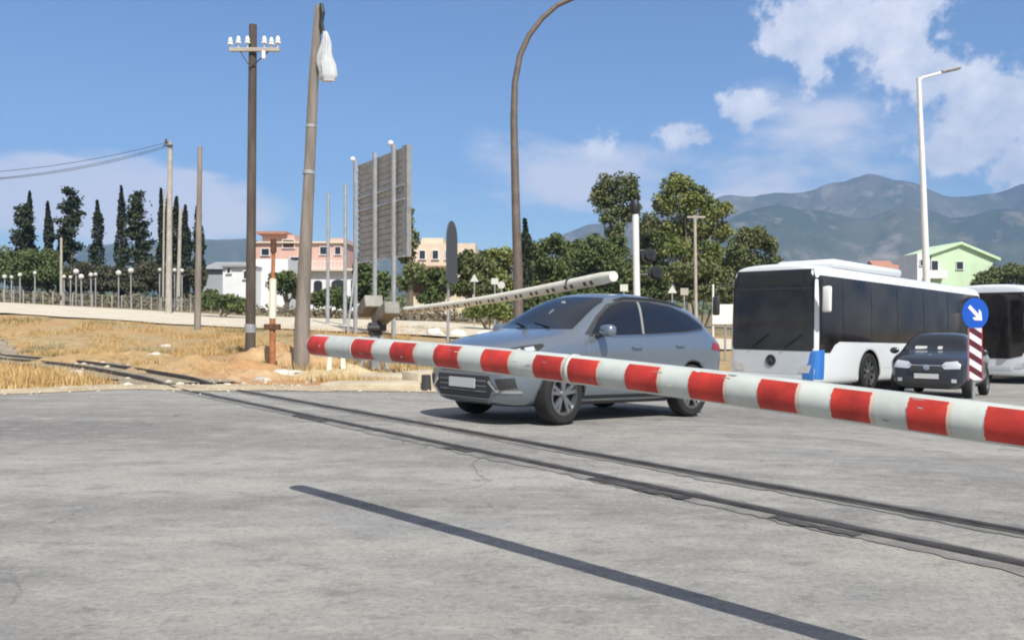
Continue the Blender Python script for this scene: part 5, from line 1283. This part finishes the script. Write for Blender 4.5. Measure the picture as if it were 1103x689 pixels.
# ================================================================== buildings
def bwin(parent, x0, x1, z0, z1, y, m=None, nm='window', frame=True, depth=.12):
    bm = new(); box(bm, ((x0 + x1) / 2, y - .02, (z0 + z1) / 2), (x1 - x0, depth * .5, z1 - z0)); w_ = obj(nm, bm, m or M['window'], parent)
    if frame:
        bm = new(); t_ = .09; yy = y - .06
        box(bm, ((x0 + x1) / 2, yy, z1 + t_ / 2), (x1 - x0 + 2 * t_, .1, t_)); box(bm, ((x0 + x1) / 2, yy - .03, z0 - t_ / 2), (x1 - x0 + .3, .18, t_))
        box(bm, (x0 - t_ / 2, yy, (z0 + z1) / 2), (t_, .1, z1 - z0)); box(bm, (x1 + t_ / 2, yy, (z0 + z1) / 2), (t_, .1, z1 - z0)); obj('frame', bm, M['wall'], w_)
    return w_
def gable(bm, x0, x1, y0, y1, z0, z1, axis='x'):
    if axis == 'x': vs_ = [(x0, y0, z0), (x1, y0, z0), (x1, y1, z0), (x0, y1, z0), (x0, (y0 + y1) / 2, z1), (x1, (y0 + y1) / 2, z1)]; fs = [(0, 1, 5, 4), (2, 3, 4, 5), (0, 4, 3), (1, 2, 5), (0, 3, 2, 1)]
    else: vs_ = [(x0, y0, z0), (x1, y0, z0), (x1, y1, z0), (x0, y1, z0), ((x0 + x1) / 2, y0, z1), ((x0 + x1) / 2, y1, z1)]; fs = [(0, 1, 4), (1, 2, 5, 4), (2, 3, 5), (3, 0, 4, 5), (0, 3, 2, 1)]
    v = [bm.verts.new(p) for p in vs_]
    for f in fs: bm.faces.new([v[i] for i in f])
# helper converting pixels at depth Y into local metres of a building whose origin is base b
def loc(b, Y): return (lambda px: (px - CX) / F * Y - b.x), (lambda py: zof(py, Y) - b.z)
# pink house
Y = 112.0; b = at(322, Y); X, Z = loc(b, Y); pk = thing('pink_house', 'pink flat roofed house with dark windows behind the leaning pole', 'house', b)
bm = new(); box(bm, ((X(273) + X(372)) / 2, 4, (Z(262) - 1) / 2), (X(372) - X(273), 8, Z(262) + 1)); obj('wall', bm, M['pink'], pk)
bm = new(); box(bm, ((X(280) + X(315)) / 2, 4, (Z(252) + Z(262.5)) / 2), (X(315) - X(280), 6, Z(252) - Z(262.5))); box(bm, ((X(352) + X(372)) / 2, 4, (Z(256) + Z(262.5)) / 2), (X(370) - X(354), 6, Z(256) - Z(262.5))); obj('upper_storey', bm, M['pink'], pk)
bm = new(); box(bm, ((X(276) + X(308)) / 2, 3.6, Z(250.5)), (X(308) - X(276), 7.2, .35)); obj('roof', bm, M['roofred'], pk)
bm = new(); box(bm, ((X(271) + X(374)) / 2, 3.9, Z(262) + .1), (X(374) - X(271), 8.6, .22)); obj('roof_slab', bm, M['cream'], pk)
for (a, b2, c, d_) in ((305, 317, 258.5, 267), (313, 328, 277, 289), (345, 352, 266, 274), (361, 367, 266, 274), (282, 290, 268, 275)):
    bwin(pk, X(a), X(b2), Z(d_), Z(c), -.03 if d_ > 262 else .97, M['rustd'] if a == 305 else None)
bm = new(); box(bm, ((X(312) + X(372)) / 2, -.8, Z(290)), (X(372) - X(312), 1.6, .25)); obj('balcony', bm, M['wall'], pk)
bm = new()
for k in range(16): box(bm, (X(313) + k * (X(371) - X(313)) / 15, -1.5, Z(290) + .55), (.06, .06, .9))
box(bm, ((X(312) + X(372)) / 2, -1.5, Z(290) + 1.0), (X(372) - X(312), .08, .08)); obj('railing', bm, M['wall'], pk)
# arched white house
Y = 100.0; b = at(330, Y); X, Z = loc(b, Y); wh = thing('arched_house', 'white single storey house with dark arched openings below the pink house', 'house', b)
bm = new(); x0, x1, zt = X(272), X(392), Z(292)
box(bm, ((x0 + x1) / 2, 3.5, (zt - 1) / 2), (x1 - x0, 7, zt + 1)); obj('wall', bm, M['wall'], wh)
bm = new(); box(bm, ((x0 + x1) / 2, 3.2, zt + .15), (x1 - x0 + .6, 8, .3)); obj('roof', bm, M['cream'], wh)
for (a, b2, zb3, zt3) in ((292, 321, 326, 298), (338, 347, 325, 302), (357, 372, 326, 301), (378, 387, 326, 303)):
    bm = new(); w2 = (X(b2) - X(a)) / 2; cx_ = (X(a) + X(b2)) / 2; rr3 = min(w2, Z(zt3) - Z(zb3)); pol = [(cx_ - w2, Z(zb3)), (cx_ + w2, Z(zb3))] + [(cx_ + math.cos(q) * w2, Z(zt3) - w2 * .6 + math.sin(q) * w2 * .6) for q in linsp(0, math.pi, 12)]
    prism(bm, pol, -.04, .3); obj('arched_opening', bm, M['window'], wh)
for a in (300, 310):
    bm = new(); tube(bm, [(X(a), -.3, 0), (X(a), -.3, Z(300))], .12, 8); obj('column', bm, M['wall'], wh)
# white cottage + grey shed
Y = 84.0; b = at(250, Y); X, Z = loc(b, Y); ct = thing('white_cottage', 'small white cottage just left of the telegraph pole', 'house', b)
bm = new(); box(bm, ((X(240) + X(270)) / 2, 2.5, (Z(287) - 1) / 2), (X(270) - X(240), 5, Z(287) + 1)); box(bm, ((X(258) + X(300)) / 2, 5.6, (Z(276) - 1) / 2), (X(300) - X(258), 4, Z(276) + 1)); obj('wall', bm, M['wall'], ct)
bm = new(); box(bm, ((X(239) + X(271)) / 2, 2.4, Z(286.5)), (X(271) - X(239), 5.6, .2)); obj('roof', bm, M['roofgrey'], ct)
bwin(ct, X(245), X(248.5), Z(294), Z(289), -.03); bwin(ct, X(263), X(266), Z(300), Z(292), -.03)
Y = 96.0; b = at(232, Y); X, Z = loc(b, Y); sh = thing('grey_shed', 'long grey roofed shed behind the last cypress', 'shed', b)
bm = new(); box(bm, ((X(218) + X(258)) / 2, 5, (Z(290) - 1) / 2), (X(258) - X(218), 10, Z(290) + 1)); obj('wall', bm, M['greywall'], sh)
bm = new(); gable(bm, X(216), X(262), -.5, 10.5, Z(290), Z(279)); obj('roof', bm, M['roofgrey'], sh)
# cream building right of the billboard
Y = 98.0; b = at(476, Y); X, Z = loc(b, Y); cr_ = thing('cream_building', 'cream flat topped building with a brown awning right of the billboard', 'building', b)
bm = new(); box(bm, ((X(440) + X(512)) / 2, 4, (Z(262) - 1) / 2), (X(512) - X(440), 8, Z(262) + 1)); obj('wall', bm, M['cream'], cr_)
bm = new(); box(bm, ((X(452) + X(476)) / 2, 4, (Z(255) + Z(262.5)) / 2), (X(476) - X(452), 5, Z(255) - Z(262.5))); obj('upper_storey', bm, M['cream'], cr_)
bm = new(); box(bm, ((X(440) + X(490)) / 2, -1.0, Z(289)), (X(490) - X(440), 2.4, .35), rot=Matrix.Rotation(R(8), 3, 'X')); obj('awning', bm, M['awning'], cr_)
bwin(cr_, X(445), X(488), Z(318), Z(292), -.05, M['rustd'], 'shopfront', False)
for a in (452, 466, 480, 498): bwin(cr_, X(a), X(a + 6), Z(279), Z(270), -.03)
# mint house at the right
Y = 125.0; b = at(1025, Y); X, Z = loc(b, Y); mh_ = thing('mint_house', 'mint green gabled house with a white side wing above the bus roof', 'house', b)
bm = new(); zt = Z(285)
pol = [(X(1000), -1), (X(1058), -1), (X(1058), Z(300)), (X(1073), Z(279)), (X(1034), Z(263)), (X(1002), Z(274))]
prism(bm, pol, 0, 9); obj('wall', bm, M['greenwall'], mh_)
bm = new()
prism(bm, [(X(1076), Z(281)), (X(1076), Z(278)), (X(1034), Z(260.5)), (X(998), Z(272.5)), (X(998), Z(275.5)), (X(1034), Z(263.3))], -.5, 9.5); obj('roof', bm, M['greenwall'], mh_)
bm = new(); box(bm, ((X(988) + X(1003)) / 2, 3, (Z(273) - 1) / 2), (X(1003) - X(988), 6, Z(273) + 1)); obj('side_wing', bm, M['wall'], mh_)
bwin(mh_, X(1003), X(1010), Z(291), Z(281), -.02); bwin(mh_, X(1030), X(1037), Z(290), Z(282), -.02); bwin(mh_, X(991), X(996), Z(286), Z(280), -.02)
bm = new(); box(bm, ((X(996) + X(1015)) / 2, -.8, Z(296)), (X(1015) - X(996), 1.5, 1.2)); obj('balcony', bm, M['wall'], mh_)
Y = 140.0; b = at(945, Y); X, Z = loc(b, Y); rh = thing('red_roof_house', 'long low house with a faded red tiled roof left of the mint house', 'house', b)
bm = new(); box(bm, ((X(895) + X(985)) / 2, 5, (Z(298) - 1) / 2), (X(985) - X(895), 10, Z(298) + 1)); obj('wall', bm, M['wall'], rh)
bm = new(); gable(bm, X(890), X(990), -.6, 10.6, Z(298), Z(283)); obj('roof', bm, M['roofred'], rh)
for a in (905, 930, 955): bwin(rh, X(a), X(a + 5), Z(308), Z(301), -.03)
Y = 320.0
for k, (px, w2, yt, lab) in enumerate(((870, 22, 283, 'tiny distant white house above the front of the bus roof'), (952, 20, 280, 'tiny distant pale house on the lower slope above the red roof'))):
    b = at(px, Y); X, Z = loc(b, Y); t_ = thing('distant_house', lab, 'house', b, group='distant houses'); bm = new(); box(bm, (0, 4, Z(yt + 6) / 2), (w2 / F * Y, 7, Z(yt + 6))); obj('wall', bm, M['wall'], t_)
    bm = new(); gable(bm, -w2 / F * Y / 2 - .4, w2 / F * Y / 2 + .4, 0, 8, Z(yt + 6), Z(yt)); obj('roof', bm, M['roofred'], t_)

# ------------------------------------------------------------------ small white globe lamps beyond the dirt road
def dup(root, locv, label):
    r = root.copy(); C.objects.link(r); r.location = locv; r['label'] = label
    for ch in list(root.children):
        c = ch.copy(); C.objects.link(c); c.parent = r
    return r
gl = None
spots = [(5, 298, 'leftmost white globe lamp in front of the round green bush'), (12.5, 298.5, 'second white globe lamp from the left'), (21.5, 296, 'white globe lamp third from the left edge'), (37.6, 294, 'white globe lamp standing alone right of the first three'),
         (69, 298, 'white globe lamp beside the thin pale fence pole'), (76, 298.5, 'low white globe lamp left of the big pair under the ragged pine'), (82, 292.5, 'tall white globe lamp under the ragged pine'), (87.5, 298, 'white globe lamp just right of the tall one under the ragged pine'),
         (98, 296, 'left lamp of the close pair under the broad cypress'), (103, 295.5, 'right lamp of the close pair under the broad cypress'), (127.8, 294, 'white globe lamp under the tallest narrow cypress'), (141, 291.5, 'large white globe lamp under the bushy pine'),
         (172, 290.5, 'white globe lamp just left of the power pole'), (188, 291, 'white globe lamp just right of the power pole'), (196, 291.5, 'white globe lamp between the power pole and the slender grey pole')]
for k, (px, py, lab) in enumerate(spots):
    Y = 72.5; b = at(px, Y); H = zof(py, Y) - b.z
    if gl is None:
        gl = thing('globe_lamp', lab, 'lamp', b, group='white globe lamps beyond the dirt road')
        bm = new(); tube(bm, [(0, 0, -.3), (0, 0, 1)], .05, 8); obj('post', bm, M['galv'], gl)
        M['globe'] = mat('globe_glass', (.56, .56, .53), .5)
        bm = new(); bmesh.ops.create_uvsphere(bm, u_segments=14, v_segments=10, radius=.18, matrix=Matrix.Translation((0, 0, 1.12))); obj('globe', bm, M['globe'], gl, smooth=60)
        r = gl
    else: r = dup(gl, b, lab)
    zs = H / 1.12
    for ch in r.children:
        if ch.name.startswith('post'): ch.scale = (1, 1, zs)
        else: sc_ = 1.35 if 'large' in lab or 'tall' in lab else random.uniform(.8, 1.05); ch.scale = (sc_, sc_, sc_); ch.location = (0, 0, H - 1.12 * sc_)
# a few small signs in the shrubs
def small_sign(px, py, Y, shape, m, label):
    b = at(px, Y); t_ = thing('road_sign', label, 'road sign', b); z = zof(py, Y) - b.z
    bm = new(); tube(bm, [(0, 0, -.2), (0, 0, z + .1)], .04, 8); obj('post', bm, M['galv'], t_)
    bm = new()
    if shape == 't': prism(bm, [(-.28, z - .2), (.28, z - .2), (0, z + .28)], -.05, -.08)
    elif shape == 'c': tube(bm, [(0, -.05, z), (0, -.08, z)], .22, 24)
    else: box(bm, (0, -.06, z), (.45, .03, .4))
    obj('panel', bm, M['globe'] if m in ('white', 'wall', 'signwhite') else M['conc'], t_)
small_sign(511, 300, 52, 't', 'wall', 'small white triangular sign above the light green bush')
small_sign(533, 303, 54, 'r', 'white', 'small white rectangular sign left of the curved lamp')
small_sign(540, 307, 50, 'c', 'signwhite', 'small white round sign touching the foot of the curved lamp')
small_sign(724, 312, 50, 't', 'white', 'small white triangular sign seen above the rear roof of the silver car')
small_sign(737, 314, 48, 'r', 'cream', 'small cream sign above the rear window of the silver car')
small_sign(672, 310, 48, 'r', 'white', 'small white box sign left of the signal post foot')
# pale boulders / kerb stones along the dirt road near the car
for k, (px, lab) in enumerate(((468, 'white painted stone under the edge-on road sign'), (493, 'white painted stone right of the edge-on road sign'), (522, 'white painted stone near the windscreen of the silver car'))):
    rock(px, 41, .3, lab, 20 + k, 'white', .8)
# wooden fence posts beyond the dirt road
fp = None
for k in range(24):
    px = 4 + k * 10.6; Y = 71.5; b = at(px, Y)
    if fp is None:
        fp = thing('wire_fence', 'low grey post and wire fence along the far side of the dirt road', 'fence', b); base0 = b
    bm = new(); c = b - base0; tube(bm, [c + Vector((0, 0, -.2)), c + Vector((0, 0, 1.15))], .045, 6); obj('post', bm, M['conc'], fp)
for hh in (.5, 1.05):
    bm = new(); tube(bm, [at(4 + k * 10.6, 71.5) - base0 + Vector((0, 0, hh)) for k in range(24)], .012, 4); obj('wire', bm, M['galv'], fp)
